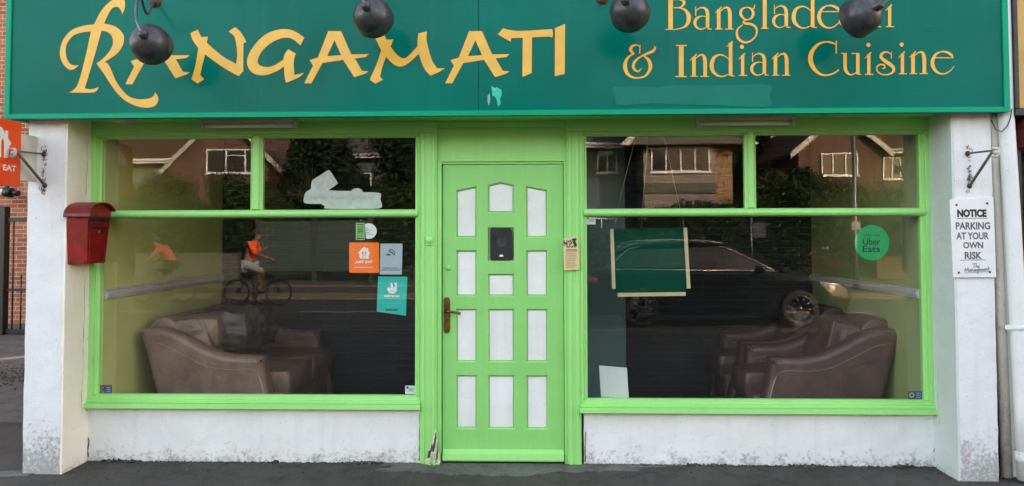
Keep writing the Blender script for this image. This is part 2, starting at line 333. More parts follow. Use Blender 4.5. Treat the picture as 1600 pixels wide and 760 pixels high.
# ------------------------------------------------------------------ mesh helpers
def newbm(): return bmesh.new()
class MB:
    def __init__(s): s.bm = bmesh.new(); s.mi = 0
    def _tag(s, faces):
        for f in faces: f.material_index = s.mi
    def box(s, x0, x1, y0, y1, z0, z1, bev=0, seg=1):
        r = bmesh.ops.create_cube(s.bm, size=1); vs = r['verts']
        for v in vs:
            v.co = Vector(((x0+x1)/2+v.co.x*(x1-x0), (y0+y1)/2+v.co.y*(y1-y0), (z0+z1)/2+v.co.z*(z1-z0)))
        es = list({e for v in vs for e in v.link_edges}); fs = list({f for v in vs for f in v.link_faces})
        s._tag(fs)
        if bev:
            r = bmesh.ops.bevel(s.bm, geom=es, offset=bev, segments=seg, affect='EDGES', profile=.5); s._tag(r['faces'])
            vs = list({v for f in r['faces'] for v in f.verts})
        return vs
    def prism(s, pts, axis, a, b, bev=0, seg=2):
        """extrude polygon (2d pts) along axis from a to b; axis 'X': pts=(y,z); 'Y': pts=(x,z); 'Z': pts=(x,y)"""
        def mk(p, t):
            return {'X': (t, p[0], p[1]), 'Y': (p[0], t, p[1]), 'Z': (p[0], p[1], t)}[axis]
        v0 = [s.bm.verts.new(mk(p, a)) for p in pts]; v1 = [s.bm.verts.new(mk(p, b)) for p in pts]; n = len(pts)
        fs = [s.bm.faces.new(v0), s.bm.faces.new(v1[::-1])]
        for i in range(n): fs.append(s.bm.faces.new((v0[i], v1[i], v1[(i+1) % n], v0[(i+1) % n])))
        s._tag(fs); bmesh.ops.recalc_face_normals(s.bm, faces=fs)
        if bev:
            es = list({e for f in fs[:2] for e in f.edges})
            r = bmesh.ops.bevel(s.bm, geom=es, offset=bev, segments=seg, affect='EDGES', profile=.5); s._tag(r['faces'])
        return v0+v1
    def tube(s, pts, r, n=8, cap=True, taper=None):
        pts = [Vector(p) for p in pts]; rings = []
        prev = None
        for i, p in enumerate(pts):
            t = (pts[min(i+1, len(pts)-1)]-pts[max(i-1, 0)]).normalized()
            if prev is None:
                a = t.orthogonal().normalized()
            else:
                a = (prev-t*prev.dot(t)).normalized()
            prev = a; b = t.cross(a)
            rr = r if taper is None else taper[i]
            rings.append([s.bm.verts.new(p+(a*math.cos(k*2*math.pi/n)+b*math.sin(k*2*math.pi/n))*rr) for k in range(n)])
        fs = []
        for i in range(len(rings)-1):
            for k in range(n):
                f = s.bm.faces.new((rings[i][k], rings[i][(k+1) % n], rings[i+1][(k+1) % n], rings[i+1][k])); f.smooth = True; fs.append(f)
        if cap: fs += [s.bm.faces.new(rings[0][::-1]), s.bm.faces.new(rings[-1])]
        s._tag(fs)
    def lathe(s, prof, origin=(0, 0, 0), axis=(0, 0, 1), n=32, smooth=True):
        """prof = [(radius, height along axis)]"""
        ax = Vector(axis).normalized(); a = ax.orthogonal().normalized(); b = ax.cross(a); o = Vector(origin)
        rings = [[s.bm.verts.new(o+ax*h+(a*math.cos(k*2*math.pi/n)+b*math.sin(k*2*math.pi/n))*max(r, 1e-5)) for k in range(n)] for r, h in prof]
        fs = []
        for i in range(len(rings)-1):
            for k in range(n):
                f = s.bm.faces.new((rings[i][k], rings[i][(k+1) % n], rings[i+1][(k+1) % n], rings[i+1][k])); f.smooth = smooth; fs.append(f)
        s._tag(fs)
    def poly(s, pts):
        f = s.bm.faces.new([s.bm.verts.new(p) for p in pts]); s._tag([f]); return f
    def soft(s, c, dims, rot=0, e=.35, amp=.02, seed=0, sub=4, axis='Z'):
        """a rounded, slightly lumpy cushion"""
        n_ = 2**sub
        allv, fs = s.gridbox(-1, 1, -1, 1, -1, 1, n_, n_, n_)
        mr = Matrix.Rotation(rot, 3, axis)
        for v in allv:
            q = v.co.normalized(); m = max(abs(v.co.x), abs(v.co.y), abs(v.co.z))
            sph = q; p = v.co.lerp(sph, e)
            p = Vector((p.x*dims[0]/2, p.y*dims[1]/2, p.z*dims[2]/2))
            nn = noise.noise(p*5+Vector((seed, 0, 0)))*amp + noise.noise(p*14+Vector((seed, 3, 0)))*amp*.4
            p += q*nn
            v.co = mr @ p + Vector(c)
        for f in fs: f.smooth = True
        s._tag(fs)
    def rolled(s, prof, y0, y1, r, k=5):
        """profile (x,z) swept along Y with generously rolled edges"""
        n = len(prof); A = sum(prof[i][0]*prof[(i+1) % n][1]-prof[(i+1) % n][0]*prof[i][1] for i in range(n))
        sg = 1 if A > 0 else -1; nr = []
        for i in range(n):
            d = Vector(prof[(i+1) % n])-Vector(prof[i-1]); nr.append(Vector((-d.y, d.x)).normalized()*sg)
        rings = []
        st = [(r*(1-math.sin(math.pi/2*j/k)), y0+r*(1-math.cos(math.pi/2*j/k))) for j in range(k+1)]
        st += [(d_, y1-(y_-y0)) for d_, y_ in st[::-1]]
        for d_, y_ in st: rings.append([s.bm.verts.new((prof[i][0]+nr[i].x*d_, y_, prof[i][1]+nr[i].y*d_)) for i in range(n)])
        fs = []
        for rg in (rings[0], rings[-1]):
            cap = [s.bm.verts.new(v.co) for v in rg]
            for tri in tessellate_polygon([[Vector((v.co.x, v.co.z, 0)) for v in rg]]):
                try: f = s.bm.faces.new([cap[i] for i in tri])
                except ValueError: continue
                f.normal_update()
                if (f.normal.y > 0) == (rg is rings[0]): f.normal_flip()
                f.material_index = s.mi
        for a, c in zip(rings, rings[1:]):
            for i in range(n):
                j = (i+1) % n; f = s.bm.faces.new((a[i], c[i], c[j], a[j])); f.smooth = True; fs.append(f)
        s._tag(fs); bmesh.ops.recalc_face_normals(s.bm, faces=fs)
    def gridbox(s, x0, x1, y0, y1, z0, z1, nx, ny, nz):
        cache = {}
        def V(i, j, k):
            if (i, j, k) not in cache:
                cache[(i, j, k)] = s.bm.verts.new((x0+(x1-x0)*i/nx, y0+(y1-y0)*j/ny, z0+(z1-z0)*k/nz))
            return cache[(i, j, k)]
        fs = []
        for j in range(ny):
            for k in range(nz):
                fs.append(s.bm.faces.new((V(0, j, k), V(0, j, k+1), V(0, j+1, k+1), V(0, j+1, k))))
                fs.append(s.bm.faces.new((V(nx, j, k), V(nx, j+1, k), V(nx, j+1, k+1), V(nx, j, k+1))))
        for i in range(nx):
            for k in range(nz):
                fs.append(s.bm.faces.new((V(i, 0, k), V(i+1, 0, k), V(i+1, 0, k+1), V(i, 0, k+1))))
                fs.append(s.bm.faces.new((V(i, ny, k), V(i, ny, k+1), V(i+1, ny, k+1), V(i+1, ny, k))))
        for i in range(nx):
            for j in range(ny):
                fs.append(s.bm.faces.new((V(i, j, 0), V(i, j+1, 0), V(i+1, j+1, 0), V(i+1, j, 0))))
                fs.append(s.bm.faces.new((V(i, j, nz), V(i+1, j, nz), V(i+1, j+1, nz), V(i, j+1, nz))))
        s._tag(fs)
        return list(cache.values()), fs
    def xform(s, m):
        bmesh.ops.transform(s.bm, matrix=m, verts=s.bm.verts)
    def sh(s):
        for f in s.bm.faces: f.smooth = True
        return s

def top(o):
    while o.parent: o = o.parent
    return o
def obj(name, mb, mats, parent=None, label=None):
    bm = mb.bm if isinstance(mb, MB) else mb
    me = bpy.data.meshes.new(name)
    if parent is not None and not (parent.name.startswith('LOCAL')):
        L = top(parent).location
        if L.length > 0: bmesh.ops.translate(bm, vec=-L, verts=bm.verts)
    bm.to_mesh(me); bm.free()
    if not isinstance(mats, (list, tuple)): mats = [mats]
    for m in mats: me.materials.append(M[m] if isinstance(m, str) else m)
    o = bpy.data.objects.new(name, me); C.objects.link(o)
    if parent is not None: o.parent = parent
    if label: o['label'] = label
    return o
def thing(name, label, cat, loc=(0, 0, 0), group=None):
    o = bpy.data.objects.new(name, None); C.objects.link(o); o.empty_display_size = .2
    o.location = loc; o['label'] = label; o['category'] = cat
    if group: o['group'] = group
    return o
def tag(o, label, cat, group=None):
    # move the origin of a single-mesh thing to its base
    me = o.data
    if me.vertices:
        xs = [v.co.x for v in me.vertices]; ys = [v.co.y for v in me.vertices]; zs = [v.co.z for v in me.vertices]
        c = Vector(((min(xs)+max(xs))/2, (min(ys)+max(ys))/2, min(zs)))
        me.transform(Matrix.Translation(-c)); o.location = c
    o['label'] = label; o['category'] = cat
    if group: o['group'] = group
    return o
def struct(o, kind='structure'):
    o['kind'] = kind; return o
def copy_tree(o, parent=None):
    c = o.copy(); C.objects.link(c); c.parent = parent
    for ch in list(o.children): copy_tree(ch, c)
    return c

def catmull(pts, n=6, closed=False):
    """pts = tuples of equal length"""
    out = []; L = len(pts)
    rng = L if closed else L-1
    for i in range(rng):
        g = lambda k: pts[k % L] if closed else pts[max(0, min(L-1, k))]
        p0, p1, p2, p3 = g(i-1), g(i), g(i+1), g(i+2)
        for j in range(n):
            t = j/n
            out.append(tuple(.5*((2*b)+(-a+c)*t+(2*a-5*b+4*c-d)*t*t+(-a+3*b-3*c+d)*t**3) for a, b, c, d in zip(p0, p1, p2, p3)))
    if not closed: out.append(tuple(map(float, pts[-1])))
    return out

def outline(pts, n=5):
    """closed outline; points with a third element are smooth, others are corners"""
    L = len(pts); out = []
    for i in range(L):
        p1, p2 = pts[i], pts[(i+1) % L]
        s1, s2 = len(p1) > 2, len(p2) > 2
        if not s1 and not s2: out.append(p1[:2]); continue
        p0 = pts[i-1] if s1 else p1; p3 = pts[(i+2) % L] if s2 else p2
        for j in range(n):
            t = j/n
            out.append(tuple(.5*((2*b)+(-a+c)*t+(2*a-5*b+4*c-d)*t*t+(-a+3*b-3*c+d)*t**3) for a, b, c, d in zip(p0[:2], p1[:2], p2[:2], p3[:2])))
    return out

class Letters:
    """flat cut-vinyl shapes on the vertical plane Y (photo survey coordinates converted to metres)"""
    def __init__(s, Y, edge=1.3): s.Y = Y; s.bm = bmesh.new(); s.k = 0; s.edge = edge
    def P(s, x, y, layer):
        v = at(x, y, s.Y); v.y = s.Y - layer; return v
    def ribbon(s, pts, mi, layer, grow=0, closed=False, mapf=None):
        n = len(pts); L = []; Rr = []
        for i, (x, y, w) in enumerate(pts):
            a = pts[(i-1) % n] if (closed or i) else pts[i]; b = pts[(i+1) % n] if (closed or i < n-1) else pts[i]
            dx, dy = b[0]-a[0], b[1]-a[1]; l = math.hypot(dx, dy) or 1
            nx, ny = -dy/l, dx/l; h = w/2+grow
            ex = ey = 0
            if not closed and i == 0: ex, ey = -dx/l*grow, -dy/l*grow
            if not closed and i == n-1: ex, ey = dx/l*grow, dy/l*grow
            L.append(s.bm.verts.new(s.P(x+nx*h+ex, y+ny*h+ey, layer))); Rr.append(s.bm.verts.new(s.P(x-nx*h+ex, y-ny*h+ey, layer)))
        for i in range(n if closed else n-1):
            j = (i+1) % n
            f = s.bm.faces.new((L[i], L[j], Rr[j], Rr[i])); f.material_index = mi
    def stroke(s, pts, ox=0, oy=0, sc=1, smooth=True, mi=0):
        q = [(ox+x/sc, oy+y/sc, w/sc) for x, y, w in pts]
        if smooth and len(q) > 2: q = catmull(q, 6)
        s.k += 1
        s.ribbon(q, mi, .0016+.00003*(s.k % 25))
        if s.edge: s.ribbon(q, 1, .0005+.00002*(s.k % 25), grow=s.edge)
    def shape(s, pts, holes=(), ox=0, oy=0, sc=1, mi=0, edge=True):
        s.k += 1
        loops = [[(ox+x/sc, oy+y/sc) for x, y in outline(pp)] for pp in (pts,)+tuple(holes)]
        vecs = [[Vector((x, y, 0)) for x, y in lp] for lp in loops]
        flat = [q for lp in loops for q in lp]
        lay = .0016+.00003*(s.k % 25)
        vs = [s.bm.verts.new(s.P(x, y, lay)) for x, y in flat]
        for tri in tessellate_polygon(vecs):
            try:
                f = s.bm.faces.new([vs[i] for i in tri]); f.material_index = mi
            except ValueError: pass
        if s.edge and edge:
            for lp in loops: s.ribbon([(x, y, 0.01) for x, y in lp], 1, .0005+.00002*(s.k % 25), grow=s.edge, closed=True)
    def done(s, name, mats, parent):
        bmesh.ops.recalc_face_normals(s.bm, faces=s.bm.faces)
        for f in s.bm.faces:
            if f.normal.y > 0: f.normal_flip()
        return obj(name, s.bm, mats, parent)

def add_text(bm, txt, x0, x1, z0, z1, Y, mi=0, bold=0, shear=0, thick=.0006, plane='XZ', X=0):
    """built-in font, fitted to a box, standing on plane Y and facing -Y (plane 'YZ' faces +X; x0..x1 then run along Y)"""
    cu = bpy.data.curves.new('t', 'FONT'); cu.body = txt; cu.size = 1; cu.offset = bold; cu.shear = shear; cu.resolution_u = 3
    o = bpy.data.objects.new('t', cu); C.objects.link(o)
    dg = bpy.context.evaluated_depsgraph_get(); me = bpy.data.meshes.new_from_object(o.evaluated_get(dg))
    bpy.data.objects.remove(o)
    xs = [v.co.x for v in me.vertices]; ys = [v.co.y for v in me.vertices]
    if not xs: return
    a, b, c, d = min(xs), max(xs), min(ys), max(ys)
    n0 = len(bm.verts); f0 = len(bm.faces)
    for v in me.vertices:
        u = x0+(v.co.x-a)/(b-a)*(x1-x0); w_ = z0+(v.co.y-c)/(d-c)*(z1-z0)
        v.co = (u, Y-thick, w_) if plane == 'XZ' else (X+thick, u, w_)
    bm.from_mesh(me); bm.faces.ensure_lookup_table()
    for f in bm.faces[f0:]:
        f.material_index = mi
    bpy.data.meshes.remove(me)
def text_px(bm, txt, box, crop, Y, **kw):
    ox, oy, sc_ = crop; x0, y0, x1, y1 = box
    a = at(ox+x0/sc_, oy+y1/sc_, Y); b = at(ox+x1/sc_, oy+y0/sc_, Y)
    add_text(bm, txt, a.x, b.x, a.z, b.z, Y, **kw)
def flat_px(mb, pts, crop, Y, t=.0005, mi=0, front=None):
    """thin vinyl shape with real thickness, from surveyed outline"""
    ox, oy, sc_ = crop
    q = [at(ox+x/sc_, oy+y/sc_, Y) for x, y in outline(pts)]
    s0 = mb.mi; mb.mi = mi
    mb.prism([(v.x, v.z) for v in q], 'Y', Y-t, Y)
    mb.mi = s0
def disc_pts(cx, cy, r, n=24, ry=None):
    ry = ry or r
    return [(cx+r*math.cos(2*math.pi*k/n), cy+ry*math.sin(2*math.pi*k/n)) for k in range(n)]
def rrect(x0, y0, x1, y1, r):
    out = []
    for cx, cy, a0 in ((x1-r, y0+r, -90), (x1-r, y1-r, 0), (x0+r, y1-r, 90), (x0+r, y0+r, 180)):
        for k in range(4):
            a = R(a0+k*30); out.append((cx+r*math.cos(a), cy+r*math.sin(a)))
    return out
# ------------------------------------------------------------------ setting: ground
def sheet(name, pts, z, mat, thick=.3):
    b = MB(); b.prism(pts, 'Z', z-thick, z); return struct(obj(name, b, mat))
def ground():
    bm = bmesh.new()
    bmesh.ops.create_grid(bm, x_segments=2, y_segments=2, size=200)
    for v in bm.verts: v.co.z = -.32
    return struct(obj('ground', bm, 'verge'))
ground()
sheet('forecourt', [(-30, -6.6), (30, -6.6), (30, 1.0), (-30, 1.0)], 0, 'asphalt')
sheet('alley_path', [(-30, .99), (-3.3, .99), (-3.3, 30), (-30, 30)], 0.002, 'alley')
sheet('kerb', [(-60, -6.78), (60, -6.78), (60, -6.602), (-60, -6.602)], .012, 'kerb')
sheet('road', [(-60, -14.0), (60, -14.0), (60, -6.782), (-60, -6.782)], -.10, 'road')
sheet('kerb', [(-60, -14.15), (60, -14.15), (60, -14.002), (-60, -14.002)], .0, 'kerb')
sheet('pavement', [(-60, -16.6), (60, -16.6), (60, -14.152), (-60, -14.152)], -.01, 'paving')
sheet('kerb', [(-60, -16.7), (60, -16.7), (60, -16.602), (-60, -16.602)], .03, 'kerb')
sheet('verge', [(-60, -60), (60, -60), (60, -16.702), (-60, -16.702)], .0, 'verge')
b = MB(); b.box(-60, 60, -13.74, -13.66, -.098, -.094); b.box(-60, 60, -13.58, -13.50, -.098, -.094); struct(obj('road_marking', b, 'line'))
b = MB()
for k in range(-9, 10): b.box(k*5.0, k*5.0+2, -10.45, -10.33, -.098, -.094)
struct(obj('road_marking', b, 'line_white'))
# worn concrete by the door (irregular apron with its own outline)
pts = []
for k in range(160):
    a = 2*math.pi*k/160; r = 1+.14*math.sin(3*a+1)+.08*math.sin(7*a)+.05*math.sin(13*a+2)+.05*math.sin(29*a)+.03*math.sin(53*a+1)
    pts.append((-.18+.98*r*math.cos(a), min(-.005, -.03+.20*r*math.sin(a))))
q = []
for p_ in pts:
    if not q or (abs(p_[0]-q[-1][0])+abs(p_[1]-q[-1][1])) > 1e-4: q.append(p_)
b = MB(); b.prism(q, 'Z', -.02, .005); struct(obj('threshold_apron', b, 'concrete'))
b = MB(); b.prism([(-4.2, -.62), (-3.62, -.42), (-3.28, -.33), (-3.25, -.28), (-3.3, -.2), (-3.6, -.28), (-4.3, -.45)], 'Z', -.02, .006)
struct(obj('threshold_apron', b, 'concrete'))
# kerb line and gravel strip in the alley
sheet('kerb', [(-12, 5.1), (-3.35, 5.3), (-3.35, 5.42), (-12, 5.22)], .03, 'kerb')
bm = bmesh.new()
for k in range(3600):
    x = random.uniform(-9, -3.36); y = random.gauss(2.9, .30); s_ = random.uniform(.004, .014)
    m = Matrix.Translation((x, y, .006+s_*.2)) @ Matrix.Rotation(random.random()*6, 4, 'Z') @ Matrix.Diagonal((s_, s_*random.uniform(.5, 1), s_*.5, 1))
    r = bmesh.ops.create_icosphere(bm, subdivisions=1, radius=1, matrix=m)
    mi = random.choice((0, 0, 1, 2))
    for v in r['verts']:
        for f in v.link_faces: f.material_index = mi
o = struct(obj('alley_gravel_and_moss', bm, ['bark', 'kerb', 'verge']), 'stuff')
# grit on the forecourt along the wall foot
bm = bmesh.new()
for k in range(900):
    x = random.uniform(-3.9, 3.2); y = -abs(random.gauss(0, .22))-.012
    if x < -3.07 or x > 2.65: y -= .3
    s_ = min(.008, abs(random.gauss(0, .0026))+.0012)
    m = Matrix.Translation((x, y, s_*.3+.001)) @ Matrix.Rotation(random.random()*6, 4, 'Z') @ Matrix.Diagonal((s_*1.4, s_, s_*.6, 1))
    r = bmesh.ops.create_icosphere(bm, subdivisions=1, radius=1, matrix=m)
    mi = random.choice((0, 1, 1, 1, 1, 0))
    for v in r['verts']:
        for f in v.link_faces: f.material_index = mi
struct(obj('forecourt_grit', bm, ['kerb', 'bark']), 'stuff')

bm = bmesh.new()
for k in range(1300):
    x = random.uniform(-3.08, 2.66)
    if -.66 < x < .32: continue
    y = -.014-abs(random.gauss(0, .010)); s_ = random.uniform(.003, .010)*(1.6 if noise.noise(Vector((x*3, 0, 0))) > .1 else .8)
    m = Matrix.Translation((x, y, s_*.3)) @ Matrix.Rotation(random.random()*6, 4, Vector((random.random(), random.random(), 1))) @ Matrix.Diagonal((s_*1.5, s_, s_*.5, 1))
    r = bmesh.ops.create_icosphere(bm, subdivisions=1, radius=1, matrix=m); mi = random.choice((0, 0, 0, 1, 2))
    for v in r['verts']:
        for f in v.link_faces: f.material_index = mi
struct(obj('wall_foot_debris', bm, ['bark', 'kerb', 'verge']), 'stuff')
# ------------------------------------------------------------------ the shop
XL, XR = -3.012, 2.604          # outer edges of the glazing
shop = thing('shop_building', 'small shop with white masonry pillars, light green joinery, panelled door and two big windows', 'shop', (-.2, 0, 0))
def rough_edges(vs, amp=.004):
    for v in vs: pass
def wavy_box(b, x0, x1, y0, y1, z0, z1, step=.06, amp=.004, seed=0):
    """masonry block whose faces and arrises wander slightly"""
    g = lambda l: int(min(60, max(1, round(l/step))))
    vs, _ = b.gridbox(x0, x1, y0, y1, z0, z1, g(x1-x0), g(y1-y0), g(z1-z0))
    for v in vs:
        nn = noise.noise_vector(v.co*7+Vector((seed, 0, 0)))*amp + noise.noise_vector(v.co*26+Vector((seed, 0, 0)))*amp*.45
        v.co += nn
b = MB(); wavy_box(b, -3.335, -3.088, -.29, .3, -.05, 2.32, seed=1); lp = obj('pillar', b, 'wall_pillar', shop)
b = MB(); wavy_box(b, -3.0895, -3.074, -.2885, .01, -.05, 2.34, seed=2, amp=.002); obj('reveal', b, 'wall_cream', shop)
b = MB(); wavy_box(b, 2.675, 2.908, -.29, .3, -.05, 2.32, seed=3); obj('pillar', b, 'wall_pillar', shop)
b = MB(); wavy_box(b, 2.660, 2.676, -.2885, .01, -.05, 2.34, seed=4, amp=.002); obj('reveal', b, 'wall_white_shade', shop)
b = MB(); wavy_box(b, -3.08, -.772, -.012, .16, -.05, .372, seed=5); obj('stall_riser', b, 'wall_white', shop)
b = MB(); wavy_box(b, .335, 2.668, -.012, .16, -.05, .369, seed=6); obj('stall_riser', b, 'wall_white', shop)
# upper storey, flanks, roof of the shop (above and behind the picture)
b = MB(); b.box(-3.33, 2.905, .0, .25, 2.46, 5.6); obj('upper_wall', b, 'brick_far', shop)
b = MB(); b.box(-3.33, -3.08, .301, 7.9, -.05, 5.6); obj('flank_wall', b, 'brick_far', shop)
b = MB(); b.box(2.66, 2.905, .301, 7.9, -.05, 5.6); obj('flank_wall', b, 'brick_far', shop)
b = MB(); b.box(-3.33, 2.905, 7.901, 8.1, -.05, 5.6); obj('rear_wall', b, 'brick_far', shop)
b = MB(); b.prism([(-.3, 5.6), (8.4, 5.6), (4.1, 7.9)], 'X', -3.5, 3.0); obj('roof', b, 'tiles', shop)

# interior
b = MB(); b.box(-3.073, 2.655, .0, 3.2, -.04, .06); obj('interior_floor', b, 'int_floor', shop)
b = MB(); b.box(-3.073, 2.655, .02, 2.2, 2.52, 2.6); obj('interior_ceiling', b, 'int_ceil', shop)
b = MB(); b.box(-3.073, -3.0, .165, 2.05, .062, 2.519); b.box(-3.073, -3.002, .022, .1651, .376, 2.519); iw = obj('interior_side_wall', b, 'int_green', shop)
b = MB(); b.prism([(.03, 1.105), (2.04, 1.105), (2.04, 1.165), (.03, 1.165)], 'X', -3.0, -2.982, .004)
b.prism([(.03, 1.172), (2.04, 1.172), (2.04, 1.180), (.03, 1.180)], 'X', -3.0, -2.99)
b.prism([(.03, 1.122), (2.04, 1.122), (2.04, 1.147), (.03, 1.147)], 'X', -2.983, -2.972, .004); obj('dado_rail', b, 'rail', iw)
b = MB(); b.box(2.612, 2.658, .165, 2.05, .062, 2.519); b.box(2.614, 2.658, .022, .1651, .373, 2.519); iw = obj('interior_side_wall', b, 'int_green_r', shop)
b = MB(); b.prism([(.03, 1.115), (2.04, 1.115), (2.04, 1.175), (.03, 1.175)], 'X', 2.594, 2.612, .004)
b.prism([(.03, 1.132), (2.04, 1.132), (2.04, 1.157), (.03, 1.157)], 'X', 2.584, 2.595, .004); obj('dado_rail', b, 'rail', iw)
b = MB(); b.box(-3.07, 2.65, 1.95, 2.1, .062, 2.519); bw_ = obj('interior_back_wall', b, 'slate', shop)
b = MB(); b.box(-.62, .30, 1.2, 1.945, .062, 2.5); obj('interior_partition', b, 'int_panel', shop)
b = MB(); b.box(.302, .748, 1.0, 1.05, .062, 2.5); obj('interior_partition', b, 'int_panel', shop)

# ------------------------------------------------------------------ joinery
def mold_h(b, x0, x1, prof, bev=0):    # prof: (y, z) outline, run along X
    b.prism(prof, 'X', x0, x1, bev)
def mold_v(b, z0, z1, prof):           # prof: (x, y) outline, run up Z
    b.prism(prof, 'Z', z0, z1)
HB = 2.224                              # underside of the head
def window(x0, x1, mx0, mx1, zs, bl, br, seed, label):
    """x0..x1 clear glass, mullion mx0..mx1 above the transom, zs = sill top"""
    b = MB()
    zt0, zt1 = 1.670, 1.727
    # bottom rail, chamfered, and stiles with a stepped inner bead
    for a, c, sgn in ((x0, bl, -1), (x1, br, 1)):
        e = c
        lo, hi = (e, a+.000) if sgn < 0 else (a, e)
        w_ = hi-lo
        s = -sgn
        # flat outer board
        o0 = e; i0 = a-s*.028
        b.box(min(o0, i0), max(o0, i0), -.030, .075, zs-.029, 2.30, .003)
        # inner ovolo bead down to the glass
        b.prism([(i0+s*.0005, -.020), (i0+s*.010, -.020), (a-s*.010, -.006), (a, -.002), (a, .030), (i0+s*.0005, .030)], 'Z', zs, HB+.001, 0)
    # head bead
    b.prism([(-.020, HB+.028), (-.020, HB+.018), (-.006, HB+.006), (-.002, HB), (.030, HB), (.030, HB+.0285)], 'X', x0-.0275, x1+.0275)
    # transom: bold rounded bar
    zc = (zt0+zt1)/2; h = (zt1-zt0)/2
    prof = [(.04, zt0), (-.006, zt0)] + [(-.012-.030*math.cos(R(a)), zc+h*.93*math.sin(R(a))) for a in range(-80, 81, 20)] + [(-.006, zt1), (.04, zt1)]
    b.prism(prof, 'X', x0-.021, x1+.021)
    # mullion
    b.box(mx0+.018, mx1-.018, -.026, .04, zt1+.001, HB+.02, .004)
    for a, s in ((mx0, 1), (mx1, -1)):
        b.prism([(a, -.002), (a+s*.006, -.007), (a+s*.0175, -.018), (a+s*.0175, .03), (a, .03)], 'Z', zt1+.0005, HB+.0005)
    # bottom rail bead
    b.prism([(-.024, zs-.028), (-.022, zs-.012), (-.006, zs-.003), (-.002, zs), (.03, zs), (.03, zs-.028)], 'X', x0-.0275, x1+.0275)
    for f in b.bm.faces: pass
    wf = obj('window_frame', b, 'green', shop, label)
    # sill
    b = MB()
    b.prism([(-.040, zs-.0285), (-.046, zs-.034), (-.046, zs-.049), (-.036, zs-.051), (.1, zs-.051), (.1, zs-.0285)], 'X', bl-.006, br+.004)
    b.prism([(-.052, zs-.0515), (-.070, zs-.057), (-.072, zs-.081), (-.064, zs-.086), (.1, zs-.084), (.1, zs-.0515)], 'X', bl-.012, br+.008)
    obj('sill', b, 'green', wf)
    # panes
    for (a, c, z0, z1) in ((x0, mx0, zt1, HB), (mx1, x1, zt1, HB), (x0, x1, zs, zt0)):
        b = MB(); b.box(a-.006, c+.006, .010, .016, z0-.006, z1+.006); obj('glass_pane', b, 'glass', wf)
    return wf
WL = window(XL, -.813, -1.962, -1.876, .456, -3.074, -.778, 1, 'left window, three panes with the mullion slightly left of centre')
WR = window(.363, XR, 1.435, 1.512, .440, .318, 2.660, 2, 'right window, three panes')

# head boards under the fascia, door posts, over-door panel
b = MB()
b.box(-3.074, -.662, -.034, .07, 2.253, 2.33, .003); b.box(.225, 2.660, -.034, .07, 2.253, 2.33, .003)
b.box(-3.074, 2.660, -.044, .07, 2.3305, 2.47, .003)
b.box(-.661, .224, -.020, .07, 2.286, 2.33, .002)
obj('head_board', b, 'green', shop)
b = MB(); b.box(-.664, .227, .010, .05, 2.067, 2.30, 0); obj('over_door_panel', b, 'green', shop)
def post(x0, x1, inner):
    """grooved door post"""
    b = MB()
    w_ = x1-x0
    b.box(x0, x1, -.026, .10, .0 if inner < 0 else .0, 2.2525, .003)
    s = inner
    e = x1 if s > 0 else x0
    b.box(min(x0+.012, x1-.012), min(x0+.012, x1-.012)+.022, -.033, -.02, .0 if s > 0 else .0, 2.252, .003)
    b.box(max(x0+.012, x1-.012)-.022, max(x0+.012, x1-.012), -.033, -.02, .0, 2.252, .003)
    return b
b = post(-.7775, -.662, 1)
# the foot of this post is rotted away: cut it with the splintered piece standing in the gap
dp = obj('door_post', b, 'green', shop, 'left door post with a rotted, splintered foot')
b = MB()
random.seed(3)
b.prism([(-.742, -.01), (-.735, .03), (-.722, .045), (-.716, .085), (-.704, .10), (-.697, .145), (-.686, .165), (-.676, .22), (-.664, .245), (-.657, .18), (-.652, .10), (-.640, .07), (-.636, .02), (-.640, -.01)], 'Y', -.050, -.031)
obj('splintered_foot', b, 'bare_wood', dp)
b = MB()
b.prism([(-.688, .10), (-.676, .16), (-.664, .225), (-.661, .19), (-.668, .13), (-.678, .085)], 'Y', -.0545, -.0505)
b.prism([(-.662, .05), (-.657, .10), (-.652, .16), (-.6495, .10), (-.652, .04)], 'Y', -.0545, -.0505)
b.prism([(-.722, .052), (-.712, .094), (-.700, .104), (-.690, .15), (-.684, .12), (-.698, .08), (-.706, .05)], 'Y', -.0545, -.0505)
b.prism([(-.668, .01), (-.660, .06), (-.655, .075), (-.659, .02)], 'Y', -.0545, -.0505)
obj('decayed_crack', b, 'bark', dp)
b = MB()
for k in range(9):
    x = random.uniform(-.745, -.645); z = random.uniform(0, .05)
    s_ = random.uniform(.008, .02)
    b.prism([(x, z), (x+s_, z+random.uniform(-.004, .01)), (x+s_*.6, z+s_*1.2), (x+s_*.1, z+s_)], 'Y', -.062-.0004*k, -.0555)
obj('paint_flake', b, 'green', dp)
b = post(.225, .3185, -1); obj('door_post', b, 'green', shop)
# door lining and stops
b = MB()
b.box(-.6615, -.632, -.012, .09, .004, 2.052, .002); b.box(.2065, .2245, -.012, .09, .004, 2.052, .002)
b.box(-.6615, .2245, -.014, .09, 2.0525, 2.066, .002); b.box(-.6315, .206, .0, .09, 2.037, 2.0515, .001)
obj('door_lining', b, 'green', shop)
b = MB(); b.box(-.66, .222, .0, .12, -.02, .012, .003); obj('door_step', b, 'concrete', shop)

